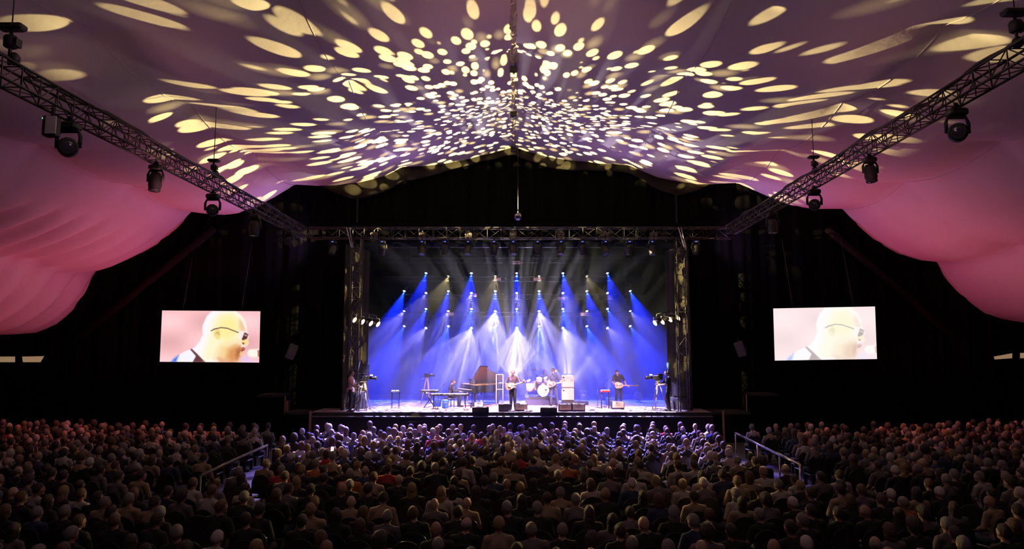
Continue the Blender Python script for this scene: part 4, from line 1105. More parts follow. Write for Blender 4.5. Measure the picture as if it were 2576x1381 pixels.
def screen(label, corners, Y, wash, cat='screen'):
    TL, TR, BR, BL = [at(x, y, Y) for x, y in corners]
    def P(u, v, d):
        a = TL.lerp(TR, u); b = BL.lerp(BR, u); q = a.lerp(b, v); return q + Vector((0, -d, 0))
    o = thing('video_screen', label, cat, (0, 0, 0))
    h = MB(); f = [P(0, 0, 0), P(1, 0, 0), P(1, 1, 0), P(0, 1, 0)]; b = [p + Vector((0, .16, 0)) for p in f]
    h.add(f+b, [(0, 1, 2, 3), (7, 6, 5, 4), (0, 4, 5, 1), (1, 5, 6, 2), (2, 6, 7, 3), (3, 7, 4, 0)]); h.build('cabinet', M['plastic'], o)
    col = lambda c: srgb(*[lerp(x, 255, w) for x, w in zip(c, wash)])
    NX, NY = 164, 88
    gx, gy = np.meshgrid((np.arange(NX)+.5)*1310/NX, (np.arange(NY)+.5)*688/NY)
    img = np.zeros((NY, NX, 3)); img[:] = (244, 186, 190)
    img += (18*np.sin(gx*.006+1)*np.sin(gy*.011) + 8)[..., None]
    for nm, c, pts in PIC:
        inside = np.zeros((NY, NX), bool); dist = np.full((NY, NX), 1e9)
        for (x0, y0), (x1, y1) in zip(pts, pts[1:]+pts[:1]):
            if y0 != y1:
                hit = ((y0 > gy) != (y1 > gy)) & (gx < (x1-x0)*(gy-y0)/(y1-y0) + x0); inside ^= hit
            L2 = (x1-x0)**2 + (y1-y0)**2; t = np.clip(((gx-x0)*(x1-x0) + (gy-y0)*(y1-y0))/L2, 0, 1)
            dist = np.minimum(dist, np.hypot(gx-x0-t*(x1-x0), gy-y0-t*(y1-y0)))
        sd = np.where(inside, dist, -dist); w = SOFT.get(nm, 7)
        a = np.clip(sd/(2*w)+.5, 0, 1)[..., None]*(.8 if w > 20 else 1); img = img*(1-a) + np.array(c)*a
    img = np.clip(img, 0, 255); m = MB()
    for j in range(NY+1):
        for i in range(NX+1): m.v.append(P(i/NX, j/NY, .006))
    for j in range(NY):
        for i in range(NX):
            q = j*(NX+1)+i; m.f.append((q, q+1, q+NX+2, q+NX+1)); m.m.append(0); m.s.append(False)
    pic = m.build('picture', M['screen'], o)
    ca = pic.data.color_attributes.new('picture', 'FLOAT_COLOR', 'CORNER')
    vals = np.ones((NY*NX, 4, 4), np.float32)
    for k, pix in enumerate(img.reshape(-1, 3)): vals[k, :, :3] = col(pix)
    ca.data.foreach_set('color', vals.ravel())
    for u in (.2, .8):
        t = P(u, 0, -.08); MB().tube([t, t + Vector((0, .9, 3.2))], .012, 5).build('cable', M['cable'], o)
    return o
screen('bright video screen at the left showing a man in sunglasses singing, stronger colours', ((408, 781), (655, 783), (652, 912), (402, 910)), 31.0, (0, 0, 0))
screen('bright video screen at the right showing the same singing man, washed out', ((1945, 776), (2201, 771), (2206, 903), (1949, 907)), 30.6, (.6, .62, .62))

# ------------------------------------------------------------------ band gear
def sx(px, Y): return at(px, 900, Y).x
def gz(px, py):                      # spot on the stage floor seen at a pixel
    return onz(px, py, SZ)
def instrument(name, label, loc, axis, front, bodym, L=1.0, body=(.21, .165), strap=None):
    """guitar: x along the neck, y out of its face"""
    x = Vector(axis).normalized(); y = Vector(front); y = (y - x*y.dot(x)).normalized(); z = x.cross(y)
    o = thing(name, label, 'guitar', loc); o.rotation_mode = 'QUATERNION'
    o.rotation_quaternion = Matrix((x, y, z)).transposed().to_quaternion()
    out = []
    for k in range(28):
        a = 2*PI*k/28; w = .78 + .22*math.cos(2*a) - .06*math.cos(a)
        out.append((body[0]*math.cos(a), body[1]*math.sin(a)*(w + .25*abs(math.sin(a))) * (1.08 - .22*math.cos(a))))
    q = Matrix.Translation((0, .022, 0)) @ Matrix.Rotation(PI/2, 4, 'X')
    MB().prism(out, 0, .045, q).build('body', bodym, o)
    MB().prism([(p[0]*.4-.01, p[1]*.32-.04) for p in out], 0, .004, Matrix.Translation((0, .027, 0)) @ Matrix.Rotation(PI/2, 4, 'X')).build('pickguard', M['white'], o)
    MB().box((body[0] + .62*L/2 - .05, .028, 0), (.62*L, .022, .05), bev=.008).build('neck', M['neck'], o)
    e = body[0] + .62*L - .06
    MB().prism([(e, -.028), (e+.05, -.045), (e+.18, -.05), (e+.19, .0), (e+.16, .04), (e+.04, .045)], 0, .018, Matrix.Translation((0, .034, 0)) @ Matrix.Rotation(PI/2, 4, 'X')).build('headstock', bodym, o)
    MB().box((-.09, .03, 0), (.03, .012, .075)).build('bridge', M['chrome'], o)
    for px_ in (.0, .09): MB().box((px_, .031, 0), (.022, .012, .07)).build('pickup', M['plastic'], o)
    return o
FACE = PI
def st(**k):
    d = dict(STAND); d.update(k); return d
def band(fig, px, py, rz, label, hair, shirt, trousers, skin=0, z=None, Y=None):
    p = gz(px, py) if Y is None else Vector((sx(px, Y), Y, SZ))
    if z: p.z = z
    return person(fig, p, rz, label, hair, SHIRTM[shirt], SKIN[skin], trousers), p

# camera operators
f = figure(st(el=(-.25, .10, 1.14), er=(.25, .12, 1.13), wl=(-.12, .36, 1.08), wr=(.10, .40, 1.05), kl=(-.12, .04, .5), al=(-.15, -.03, .09)), .42, look=(0, 1, -.05), handdir={-1: (.2, .9, 0), 1: (-.1, .9, .1)}, palms={-1: (.6, 0, -.6), 1: (-.6, 0, -.6)}, shirt_long=.12)
oL, pL = band(f, 881, 1036, -PI/2, 'camera operator in a peach shirt and headset at the left edge of the stage', 's', 'p', SHIRTM['k'], 0)
hs = MB().tube([(-.09, .02, 1.64), (-.075, .0, 1.73), (0, 0, 1.768), (.075, 0, 1.73), (.09, .02, 1.64)], .012, 6)
hs.ell((-.092, .015, 1.635), (.022, .04, .045)).ell((.092, .015, 1.635), (.022, .04, .045)).tube([(.09, .03, 1.62), (.08, .12, 1.58)], .006, 5).build('headset', M['plastic'], oL)
f = figure(st(el=(-.24, .12, 1.15), er=(.25, .15, 1.18), wl=(-.10, .34, 1.12), wr=(.08, .42, 1.14), head=(0, .04, 1.63), hl=(-.08, 0, .93), kl=(-.12, .10, .50), al=(-.13, -.02, .09), kr=(.09, .0, .5), ar=(.10, -.08, .09)), .5, look=(.1, 1, 0), handdir={-1: (.2, .9, 0), 1: (-.1, .9, .1)}, palms={-1: (.6, 0, -.6), 1: (-.6, 0, -.6)})
oR, pR = band(f, 1682, 1034, PI/2, 'camera operator in dark clothes at the right edge of the stage', 's', 'k', SHIRTM['k'], 0)
MB().tube([(-.09, .04, 1.63), (-.075, .02, 1.73), (0, .02, 1.768), (.075, .02, 1.73), (.09, .04, 1.63)], .012, 6).ell((-.092, .035, 1.63), (.022, .04, .045)).ell((.092, .035, 1.63), (.022, .04, .045)).build('headset', M['plastic'], oR)
# guitarist in the middle
f = figure(st(er=(.30, -.02, 1.15), wr=(.20, .22, 1.02), el=(-.34, .08, 1.16), wl=(-.46, .26, 1.20), head=(.0, .03, 1.625), kl=(-.09, .03, .5), kr=(.08, .02, .5), al=(-.10, -.02, .09), ar=(.08, -.02, .09)), .45,
           look=(0, 1, .12), handdir={1: (-.75, .2, -.1), -1: (-.3, .5, .6)}, palms={1: (-.1, -.8, -.4), -1: (.2, -.9, .3)}, curl=1.0)
oC, pC = band(f, 1290, 1030, FACE, 'guitarist in a plum T-shirt singing at centre stage', 's', 'm', SHIRTM['k'], 2)
setmat(oC.children[0], mat('cloth_plum', (.14, .05, .08), .9))
g = Matrix.Rotation(FACE, 4, 'Z')
def loc2(p, v, rz): return p + (Matrix.Rotation(rz, 3, 'Z') @ Vector(v))
def dir2(v, rz): return Matrix.Rotation(rz, 3, 'Z') @ Vector(v)
instrument('electric_guitar', 'amber electric guitar held by the guitarist at centre stage', loc2(pC, (.12, .185, 1.04), FACE), dir2((-.9, .05, .26), FACE), dir2((0, 1, .1), FACE), M['guitar'], 1.0)
# bassist
f = figure(st(er=(.31, .0, 1.17), wr=(.17, .23, 1.04), el=(-.33, .09, 1.15), wl=(-.50, .27, 1.18), kl=(-.14, .05, .5), al=(-.19, -.02, .09), kr=(.10, .02, .5)), .5,
           look=(.05, 1, -.02), handdir={1: (-.7, .3, -.2), -1: (-.3, .5, .6)}, palms={1: (-.1, -.8, -.4), -1: (.2, -.9, .3)}, curl=1.0)
oB, pB = band(f, 1392, 1021, FACE, 'bassist in a dark T-shirt and cap standing in front of the drums', 's', 'n', JEANS, 2)
MB().ell((0, .0, 1.70), (.088, .105, .075), None, 14, 8).ell((0, .10, 1.675), (.07, .085, .012), None, 12, 6).build('cap', SHIRTM['k'], oB)
instrument('bass_guitar', 'red bass guitar held by the bassist before the drums', loc2(pB, (.10, .20, 1.03), FACE), dir2((-.93, .05, .16), FACE), dir2((0, 1, .1), FACE), M['bass'], 1.2, (.21, .155))
# guitarist on the right, bending towards his keyboard
f = figure(st(chest=(.06, .10, 1.27), neck=(.10, .16, 1.44), head=(.14, .24, 1.55), sl=(-.12, .10, 1.40), sr=(.25, .09, 1.36), er=(.36, .18, 1.12), wr=(.30, .38, .98), el=(-.27, .10, 1.13), wl=(-.34, .18, .92), kl=(-.10, .02, .5), kr=(.16, .20, .52), ar=(.18, .10, .09)), .5,
           look=(.5, .8, -.5), handdir={1: (-.3, .8, -.2), -1: (-.5, .4, -.2)}, palms={1: (-.2, -.3, -.8), -1: (.4, -.6, .2)}, curl=.9)
oG, pG = band(f, 1557, 1019, FACE+.15, 'guitarist in dark clothes stooping over a small red keyboard at the right', 's', 'k', SHIRTM['k'], 0)
instrument('electric_guitar', 'pale-necked electric guitar slung low on the stooping guitarist', loc2(pG, (.04, .20, .95), FACE+.15), dir2((-.97, .0, -.03), FACE+.15), dir2((0, 1, .15), FACE+.15), M['neck'], 1.0)
# pianist
f = figure(sit_pose(chest=(0, .06, .87), neck=(0, .10, 1.04), head=(0, .16, 1.15), sl=(-.18, .07, .985), sr=(.18, .07, .985), el=(-.24, .12, .74), er=(.24, .12, .74), wl=(-.17, .40, .73), wr=(.17, .40, .73)), .95,
           look=(0, .9, -.35), handdir={-1: (.05, 1, -.1), 1: (-.05, 1, -.1)}, palms={-1: (0, 0, -1), 1: (0, 0, -1)}, curl=.5)
PY_ = 32.6
pz = Vector((sx(1133, PY_), PY_, SZ))
oP = person(f, pz, -PI/2 + .35, 'pianist in a dark jacket bending over the grand piano', 's', SHIRTM['k'], SKIN[2], SHIRTM['k'])
MB().ell((0, .155, .86), (.062, .045, .16)).build('shirt_front', M['white'], oP)
o = thing('piano_bench', 'padded bench under the pianist', 'bench', pz, -PI/2+.35)
MB().box((0, -.02, .40), (.62, .36, .07), bev=.03).build('seat', M['plastic'], o)
for a in (-.27, .27):
    for b in (-.16, .12): MB().tube([(a, b, 0), (a, b, .37)], .022, 6).build('leg', M['black_metal'], o)
# grand piano
o = thing('grand_piano', 'black grand piano with its lid propped open, beside the pianist', 'piano', (-1.86, 33.1, SZ), math.radians(27))
OUT = [(0, 0), (.62, 0), (.80, .06), (.98, .26), (1.2, .46), (1.55, .64), (1.90, .84), (2.08, 1.06), (2.10, 1.30), (1.96, 1.46), (1.8, 1.50), (0, 1.50)]
MB().prism([(x, y) for x, y in OUT if 1], .62, .98).build('case', M['piano'], o)
MB().prism([(lerp(x, 1.0, .03), lerp(y, .8, .04)) for x, y in OUT], .982, .990).build('iron_frame', M['gold'], o)
rim = MB()
for a, b in zip(OUT, OUT[1:] + OUT[:1]):
    rim.tube([(a[0], a[1], .985), (b[0], b[1], .985)], .022, 6)
rim.build('rim', M['gold'], o)
MB().box((-.14, .75, .70), (.30, 1.50, .12), bev=.02).build('keybed', M['piano'], o)
kb = MB()
for k in range(52): kb.box((-.17, .08 + k*.0258, .772), (.15, .0245, .022))
kb.build('white_keys', M['ivory'], o)
kb = MB()
for k in range(52):
    if k % 7 not in (2, 6): kb.box((-.14, .093 + k*.0258, .792), (.09, .012, .02))
kb.build('black_keys', M['piano'], o)
MB().box((-.03, .75, .88), (.05, 1.50, .22)).build('fallboard', M['piano'], o)
MB().box((.22, .75, 1.12), (.02, .72, .26), rot=(0, -.25, 0)).build('music_desk', M['piano'], o)
A = math.radians(34)
LQ = Matrix.Translation((0, 1.50, 1.0)) @ Matrix.Rotation(-A, 4, 'X') @ Matrix.Translation((0, -1.50, 0))
lid = MB().prism([(x, y) for x, y in OUT if x > .45 or y > 1] and [(.42, 0), (.62, 0)] + OUT[2:-1] + [(.42, 1.50)], .0, .02, LQ)
lid.build('lid', M['piano'], o)
MB().prism([(lerp(x, 1.1, .02), lerp(y, .9, .02)) for x, y in [(.42, 0), (.62, 0)] + OUT[2:-1] + [(.42, 1.50)]], -.006, .0, LQ).build('lid_underside', M['lid_under'], o)
MB().prism([(.42, 0), (.86, 0), (.86, 1.49), (.42, 1.49)], .022, .040, LQ).build('front_flap', M['piano'], o)
a = LQ @ Vector((.80, .20, -.006))
MB().tube([(.86, .22, .99), a], .014, 6).build('prop_stick', M['piano'], o)
for x, y in ((.12, .16), (.12, 1.34), (1.82, 1.2)):
    l = MB().lathe([(.03, 0), (.045, .03), (.04, .12), (.065, .50), (.085, .62)], (x, y, 0), n=10).build('leg', M['piano'], o)
MB().box((.25, .75, .06), (.22, .22, .06), bev=.01).tube([(.25, .68, .08), (.22, .70, .62)], .014, 6).tube([(.25, .82, .08), (.22, .80, .62)], .014, 6).build('pedal_lyre', M['piano'], o)
# keyboards on stands
def keyboard(px, py, Y, w, label, cross=True, red=False, rz=0.0):
    c = at(px, py, Y); h = c.z - SZ
    o = thing('keyboard', label, 'keyboard', (c.x, Y, SZ), rz)
    MB().box((0, 0, h), (w, .30, .09), bev=.02).build('case', M['red'] if red else M['plastic'], o)
    MB().box((0, -.05, h+.048), (w*.92, .16, .02)).build('white_keys', M['ivory'], o)
    MB().box((0, .09, h+.048), (w*.9, .08, .012)).build('panel', M['red'] if red else M['grey_plastic'], o)
    if cross:
        s = MB()
        for y in (-.10, .10): s.tube([(-w*.28, y, .02), (w*.28, y, h-.05)], .018, 6).tube([(w*.28, y, .02), (-w*.28, y, h-.05)], .018, 6)
        s.tube([(-w*.28, -.2, .02), (-w*.28, .2, .02)], .02, 6).tube([(w*.28, -.2, .02), (w*.28, .2, .02)], .02, 6).build('cross_stand', M['black_metal'], o)
    else:
        for a in (-w*.4, w*.4):
            for y in (-.1, .1): MB().tube([(a, y, 0), (a, y, h-.04)], .016, 6).build('leg', M['black_metal'], o)
    return o
keyboard(1081, 984, 32.4, .86, 'electronic keyboard on a cross stand, left of the pianist')
keyboard(1131, 993, 31.5, 1.78, 'long electronic keyboard standing in front of the pianist', False)
keyboard(1522, 984, 31.9, .42, 'small red keyboard on thin legs beside the stooping guitarist', False, True)
# small table with effects
c = at(995, 984, 32.0)
o = thing('stand_table', 'small tall table with white effects boxes, alone at the left of the stage', 'table', (c.x, 32.0, SZ))
h = c.z-SZ
MB().box((0, 0, h-.03), (.44, .32, .03), bev=.008).build('table_top', M['plastic'], o)
for a in (-.16, .16):
    for y in (-.12, .12): MB().tube([(a, y, 0), (a, y, h-.04)], .014, 6).build('leg', M['black_metal'], o)
for i, dx in enumerate((-.10, .08)):
    tag(MB().box((0, 0, 0), (.15, .16, .06), bev=.02).build('effects_box', M['white']), 'white effects box on the small tall table, %s one' % ('left' if i == 0 else 'right'), 'box')
    D.objects['effects_box' if i == 0 else 'effects_box.001'].location = (c.x+dx, 32.0, c.z+.016)
# monitor wedges along the front
def emblem(o, w, z, y, tilt):
    for dx in (-.07, .05):
        MB().tube([(dx-.06, y, z-.04), (dx, y, z+.045), (dx+.05, y, z-.03)], .006, 5).build('emblem', M['wedge'], o)
def monitor(px, py, w, h, kind, label, depth=.46, rz=0.0):
    p = gz(px, py); o = thing('stage_monitor', label, 'monitor speaker', p, rz, 'monitor speakers on the stage')
    d = depth
    prof = [(-d*.35, 0), (d*.5, 0), (d*.5, h*.35), (-d*.2, h), (-d*.42, h*.96)]
    q = Matrix.Translation((-w/2, 0, 0)) @ Matrix(((0, 0, 1, 0), (1, 0, 0, 0), (0, 1, 0, 0), (0, 0, 0, 1)))
    MB().prism(prof, 0, w, q).build('cabinet', M['wedge'], o)
    a, b = Vector((0, -d*.35, 0)), Vector((0, -d*.42, h*.96)); ang = math.atan2(d*.07, h*.96)
    m = {'amber': M['tolex'], 'dark': M['grille_dark'], 'light': M['white']}[kind]
    MB().box((0, -d*.40, h*.56), (w*.90, .018, h*.74), rot=(ang, 0, 0), bev=.008).build('face_panel', m, o)
    if kind == 'amber': emblem(o, w, h*.56, -d*.40-.013, ang)
    MB().box((0, -d*.36, h*.08), (w*.9, .03, h*.10)).build('foot_rail', M['plastic'], o)
    MB().box((0, d*.14, h*.70), (w*.86, .012, h*.72), rot=(-.72, 0, 0)).build('grille', M['grille_dark'], o)
    MB().tube([(-.09, -d*.43, h*.8), (-.09, -d*.47, h*.84), (.09, -d*.47, h*.84), (.09, -d*.43, h*.8)], .01, 5).build('handle', M['plastic'], o)
    return o
monitor(1209, 1037.5, .70, .24, 'dark', 'low dark monitor speaker at the stage edge in front of the piano')
monitor(1270, 1035, .54, .34, 'dark', 'brown-black monitor speaker left of the central guitarist')
monitor(1311, 1034, .54, .34, 'amber', 'amber-faced monitor speaker with an emblem, right of the central guitarist')
monitor(1380, 1037.5, .70, .22, 'dark', 'low dark monitor speaker at the stage edge in front of the bassist')
monitor(1421.5, 1034.5, .56, .35, 'amber', 'amber-faced monitor speaker with an emblem, left one of the touching pair')
monitor(1455, 1034.5, .56, .35, 'amber', 'amber-faced monitor speaker with an emblem, right one of the touching pair')
monitor(1553.5, 1029, .56, .36, 'amber', 'amber-faced monitor speaker with an emblem, before the stooping guitarist')
monitor(1200, 1026, .48, .28, 'light', 'pale-lit monitor speaker on the floor under the piano nose', rz=.5)  # white face panel stands in for light falling on the case
# amplifiers
Y = 34.3
p = Vector((sx(1427, Y), Y, SZ))
o = thing('amp_plinth', 'low dark plinth under the two stacked amplifiers', 'platform', p + Vector((.35, 0, 0)))
MB().box((0, 0, .09), (1.25, .7, .18), bev=.02).build('deck_top', M['wedge'], o)
for a in (-.5, .5): MB().box((a, 0, .01), (.1, .6, .02)).build('runner', M['black_metal'], o)
for k, lab in ((0, 'lower cream amplifier cabinet of the stack beside the bassist'), (1, 'upper cream amplifier cabinet with a handle, on top of the stack')):
    z0 = SZ + .18 + k*.62
    o = thing('amplifier', lab, 'amplifier', (p.x, p.y, z0))
    MB().box((0, 0, .305), (.60, .38, .60), bev=.03).build('cabinet', M['tolex'], o)
    MB().box((0, -.195, .30), (.53, .02, .52), bev=.008).build('grille', M['grille'], o)
    MB().box((-.20, -.21, .50), (.09, .012, .06)).build('badge', M['plastic'], o)
    if k: MB().tube([(-.14, 0, .60), (-.12, 0, .66), (.12, 0, .66), (.14, 0, .60)], .016, 6).build('handle', M['plastic'], o)
# clear screens
def clear_panel(px, Y, w, h, label, z0=0.0, rz=0.0):
    o = thing('clear_screen', label, 'acrylic screen', (sx(px, Y), Y, SZ), rz)
    MB().box((0, 0, z0+h/2), (w-.03, .012, h-.03)).build('pane', M['acrylic'], o)
    for a in (-w/2, w/2): MB().tube([(a, 0, 0), (a, 0, z0+h)], .020, 6).build('post', M['white'], o)
    for zz in (z0+.02, z0+h*.52, z0+h): MB().tube([(-w/2, 0, zz), (w/2, 0, zz)], .014, 6).build('crossbar', M['white'], o)
clear_panel(1257, 33.6, .32, 1.46, 'tall narrow clear screen with white frame left of the central guitarist')
clear_panel(1231, 35.2, .62, .72, 'low clear screen with white frame under the tail of the piano')
clear_panel(1192, 35.4, .60, .74, 'low clear screen with white frame behind the piano legs')
# drum riser and kit
RY = 33.7; rx0, rx1 = sx(1322, RY), sx(1400, RY); RH = .36
o = thing('drum_riser', 'blue-lit cloth-fronted riser under the drum kit', 'platform', ((rx0+rx1)/2, RY+1.2, SZ))
MB().box((0, 0, RH-.03), (rx1-rx0, 2.4, .06)).build('deck_top', M['fascia'], o)
MB().box((0, -1.16, (RH-.06)/2), (rx1-rx0-.04, .05, RH-.06)).build('skirt', M['riser'], o)
for a in (-1, 1): MB().box((a*((rx1-rx0)/2-.05), .1, (RH-.06)/2), (.06, 2.2, RH-.06)).build('side_skirt', M['riser'], o)
RZ = SZ + RH
def drum(name, label, x, y, zc, r, h, axis=(0, 0, 1), legs=0):
    o = thing(name, label, 'drum', (x, y, zc))
    MB().lathe([(r, -h/2), (r, h/2)], axis=axis, n=22).build('shell', M['drum'], o)
    a = Vector(axis).normalized()
    for s in (-1, 1):
        MB().lathe([(r*.97, 0), (r*.97, .008)], a*(s*(h/2+.002)) if s > 0 else a*(-h/2-.010), a, 22).build('drum_head', M['drumhead'], o)
        MB().lathe([(r*1.02, -.012), (r*1.03, 0), (r*1.02, .012), (r*.97, .012), (r*.97, -.012)], a*(s*h/2), a, 22).build('hoop', M['chrome'], o)
    for k in range(legs):
        t = 2*PI*k/legs + .5; MB().tube([(r*math.cos(t), r*math.sin(t), 0), (r*1.1*math.cos(t), r*1.1*math.sin(t), RZ-zc)], .010, 5).build('leg', M['chrome'], o)
    return o
dy = RY + .75
bd = drum('bass_drum', 'large pale bass drum facing the audience on the riser', sx(1366, dy), dy, RZ+.30, .29, .40, (0, -1, 0))
MB().tube([(-.06, -.214, -.05), (.0, -.214, -.10), (.10, -.214, -.09), (.17, -.214, -.02)], .012, 5).build('painted_arc', M['wedge'], bd)
MB().lathe([(.05, 0), (.05, .006)], (.12, -.213, .04), (0, -1, 0), 12).build('sound_hole', M['plastic'], bd)
for a in (-.2, .2): MB().tube([(a, -.12, -.22), (a*1.9, -.22, -.30)], .010, 5).build('spur', M['chrome'], bd)
o = drum('rack_tom', 'small tom mounted over the bass drum, left one', sx(1356, dy+.1), dy+.1, RZ+.78, .15, .22, (.1, -.45, .9)); MB().tube([(0, .06, -.1), (.08, .04, -.22)], .012, 5).build('mount', M['chrome'], o)
o = drum('rack_tom', 'small tom mounted over the bass drum, right one', sx(1376, dy+.1), dy+.1, RZ+.78, .16, .24, (-.1, -.45, .9)); MB().tube([(0, .06, -.1), (-.08, .04, -.22)], .012, 5).build('mount', M['chrome'], o)
drum('floor_tom', 'tall pale floor tom at the left end of the riser', sx(1333, dy), dy, RZ+.46, .19, .40, legs=3)
drum('floor_tom', 'tall pale floor tom between the bass drum and the left floor tom', sx(1347, dy+.5), dy+.5, RZ+.50, .20, .42, legs=3)
drum('snare_drum', 'shallow snare drum at the right of the bass drum', sx(1388, dy+.5), dy+.5, RZ+.58, .17, .15, legs=3)
for i, (px, dz, yy, r, tilt, lab) in enumerate(((1330, 1.08, .5, .22, .25, 'bronze cymbal on a stand at the left end of the drum kit'), (1347, 1.30, .9, .20, .1, 'bronze cymbal on a tall stand behind the floor toms'),
        (1399, 1.25, .8, .24, -.3, 'bronze cymbal on a stand at the right end of the drum kit'), (1403, .82, .3, .17, 0, 'low bronze hi-hat beside the amplifier stack'))):
    y = dy + yy; o = thing('cymbal_stand', lab, 'cymbal', (sx(px, y), y, RZ), group='cymbals of the drum kit')
    c = MB().lathe([(.01, .03), (.04, .025), (.05, .01), (r, -.012), (r, -.018), (.01, .01)], n=22).build('cymbal', M['cymbal'], o); c.location = (0, 0, dz); c.rotation_euler = (-.25, tilt, 0)
    MB().tube([(0, 0, .25), (0, 0, dz+.05)], .012, 6).build('stand', M['chrome'], o)
    for k in range(3):
        t = 2*PI*k/3; MB().tube([(0, 0, .30), (.22*math.cos(t), .22*math.sin(t), 0)], .010, 5).build('leg', M['chrome'], o)
f = figure(sit_pose(head=(0, .08, 1.20), el=(-.30, .10, .80), er=(.32, .06, .84), wl=(-.16, .38, .86), wr=(.28, .34, .98), kl=(-.22, .42, .54), kr=(.22, .42, .54), al=(-.24, .42, .09), ar=(.24, .42, .09)), .45,
           look=(.15, 1, .05), handdir={-1: (.3, .9, .1), 1: (-.2, .9, .2)}, palms={-1: (.3, 0, -1), 1: (-.3, 0, -1)}, curl=1.1)
dp = Vector((sx(1371, RY+1.75), RY+1.75, RZ))
dr = person(f, dp, FACE, 'fair-haired drummer seated behind the drum kit', 'B', SHIRTM['m'], SKIN[2], SHIRTM['k'])
setmat(dr.children[-1], HAIRM['w'])  # white instead of fair: light on the hair put into its colour
o = thing('drum_stool', 'round drum stool under the drummer', 'stool', dp + Vector((0, .03, 0)))
MB().lathe([(.10, .36), (.17, .38), (.17, .43), (.12, .445)], n=16).build('seat', M['plastic'], o)
MB().tube([(0, 0, .12), (0, 0, .38)], .02, 6).build('stem', M['chrome'], o)
for k in range(3): t = 2*PI*k/3+.5; MB().tube([(0, 0, .2), (.2*math.cos(t), .2*math.sin(t), 0)], .012, 5).build('leg', M['chrome'], o)
for i, (wr, d_) in enumerate((((-.16, .38, .86), (.25, .8, -.05)), ((.28, .34, .98), (-.3, .8, .05)))):
    a = loc2(dp, wr, FACE) + dir2(Vector(d_)*.06, FACE); e = dir2(Vector(d_).normalized(), FACE)
    tag(MB().tube([a - e*.06, a + e*.26], [.008, .005], 6).build('drum_stick', M['neck']), 'drum stick in the drummer\'s %s hand' % ('left' if i == 0 else 'right'), 'drum stick')
# microphones on stands
def mic_stand(px, py, Yf, h, boom, label):
    p = gz(px, py) if Yf is None else Vector((sx(px, Yf), Yf, SZ))
    o = thing('microphone_stand', label, 'microphone', p)
    MB().lathe([(.14, 0), (.14, .015), (.03, .03)], n=14).build('base', M['black_metal'], o)
    MB().tube([(0, 0, .02), (0, 0, h)], .010, 6).build('pole', M['black_metal'], o)
    b = Vector(boom)
    MB().tube([Vector((0, 0, h)) - b*.3, Vector((0, 0, h)) + b], .008, 6).build('boom', M['black_metal'], o)
    e = Vector((0, 0, h)) + b; d = b.normalized()
    MB().tube([e - d*.02, e + d*.14], [.012, .016], 8).build('microphone', M['plastic'], o)
    MB().ell(e + d*.16, .026, n=8, k=6).build('microphone_head', M['chrome'], o)
mic_stand(1283, 1033, None, 1.35, (.10, .16, .10), 'microphone on a straight stand before the central guitarist')
mic_stand(1399, 1024, None, 1.30, (-.10, .16, .12), 'microphone on a boom stand before the bassist')
mic_stand(1520, 1024, None, 1.10, (.40, .05, .30), 'microphone on a long boom above the small red keyboard')
mic_stand(1504, 1026, None, .86, (.30, .15, .02), 'short boom microphone stand left of the small red keyboard')
mic_stand(1102, 1030, None, .80, (.18, .0, .22), 'microphone on a short boom at the long keyboard')
# cases, pedals and a fan
for i, (px, py, w, d, h, m, lab) in enumerate(((1101, 1022, .30, .30, .34, 'bluebox', 'blue-lit round-edged case under the keyboard, left one'), (1120, 1026, .28, .28, .38, 'bluebox', 'blue-lit case below the long keyboard, right one'),
        (1537, 1019, .52, .34, .36, 'bluebox', 'blue-lit case behind the monitor of the stooping guitarist'), (1467, 1006, .34, .34, .48, 'riser', 'blue-lit upright case right of the amplifier stack'),
        (1092, 1029, .34, .22, .09, 'white', 'white pedal board on the floor by the keyboards'), (1330, 1035.5, .36, .16, .07, 'white', 'pale pedal board near the stage edge, right of the central guitarist'),
        (1490, 1033, .30, .20, .12, 'white', 'pale box on the floor right of the monitor pair'), (1287, 1035.8, .30, .16, .06, 'white', 'pale pedal board at the feet of the central guitarist'),
        (1172, 1032, .20, .20, .08, 'tolex', 'cream pedal under the front of the piano'))):
    p = gz(px, py); o = thing('equipment_case' if h > .2 else 'pedal_board', lab, 'case' if h > .2 else 'pedal', p)
    MB().box((0, 0, h/2), (w, d, h), bev=min(.03, h*.3)).build('case' if h > .2 else 'board', M[m], o)
    MB().box((0, -d/2-.004, h*.55), (w*.45, .012, h*.18), bev=.003).build('handle' if h > .2 else 'footswitch', M['chrome'], o)
p = gz(1606, 1012)
o = thing('floor_fan', 'round floor fan standing alone at the right of the stage', 'fan', p)
MB().tube([(-.16, 0, .01), (.16, 0, .01), (.0, 0, .10), (0, 0, .12)], .018, 6).build('base', M['grey_plastic'], o)
gr = MB()
for r in (.08, .13, .18, .21): gr.tube([(r*math.cos(2*PI*k/20), -.08, .32 + r*math.sin(2*PI*k/20)) for k in range(21)], .006, 4)
for k in range(10): gr.tube([(0, -.09, .32), (.21*math.cos(2*PI*k/10), -.08, .32+.21*math.sin(2*PI*k/10))], .005, 4)
gr.build('grille', M['alu'], o)
bl = MB()
for k in range(4): t = 2*PI*k/4; bl.ell((.09*math.cos(t), -.03, .32+.09*math.sin(t)), (.085, .012, .05), (0, -t, 0))
bl.ell((0, -.03, .32), (.04, .05, .04)).build('rotor', M['grey_plastic'], o)
MB().lathe([(.21, -.03), (.22, .06), (.20, .08)], (0, -.02, .32), (0, -1, 0), 20).build('housing', M['grey_plastic'], o)
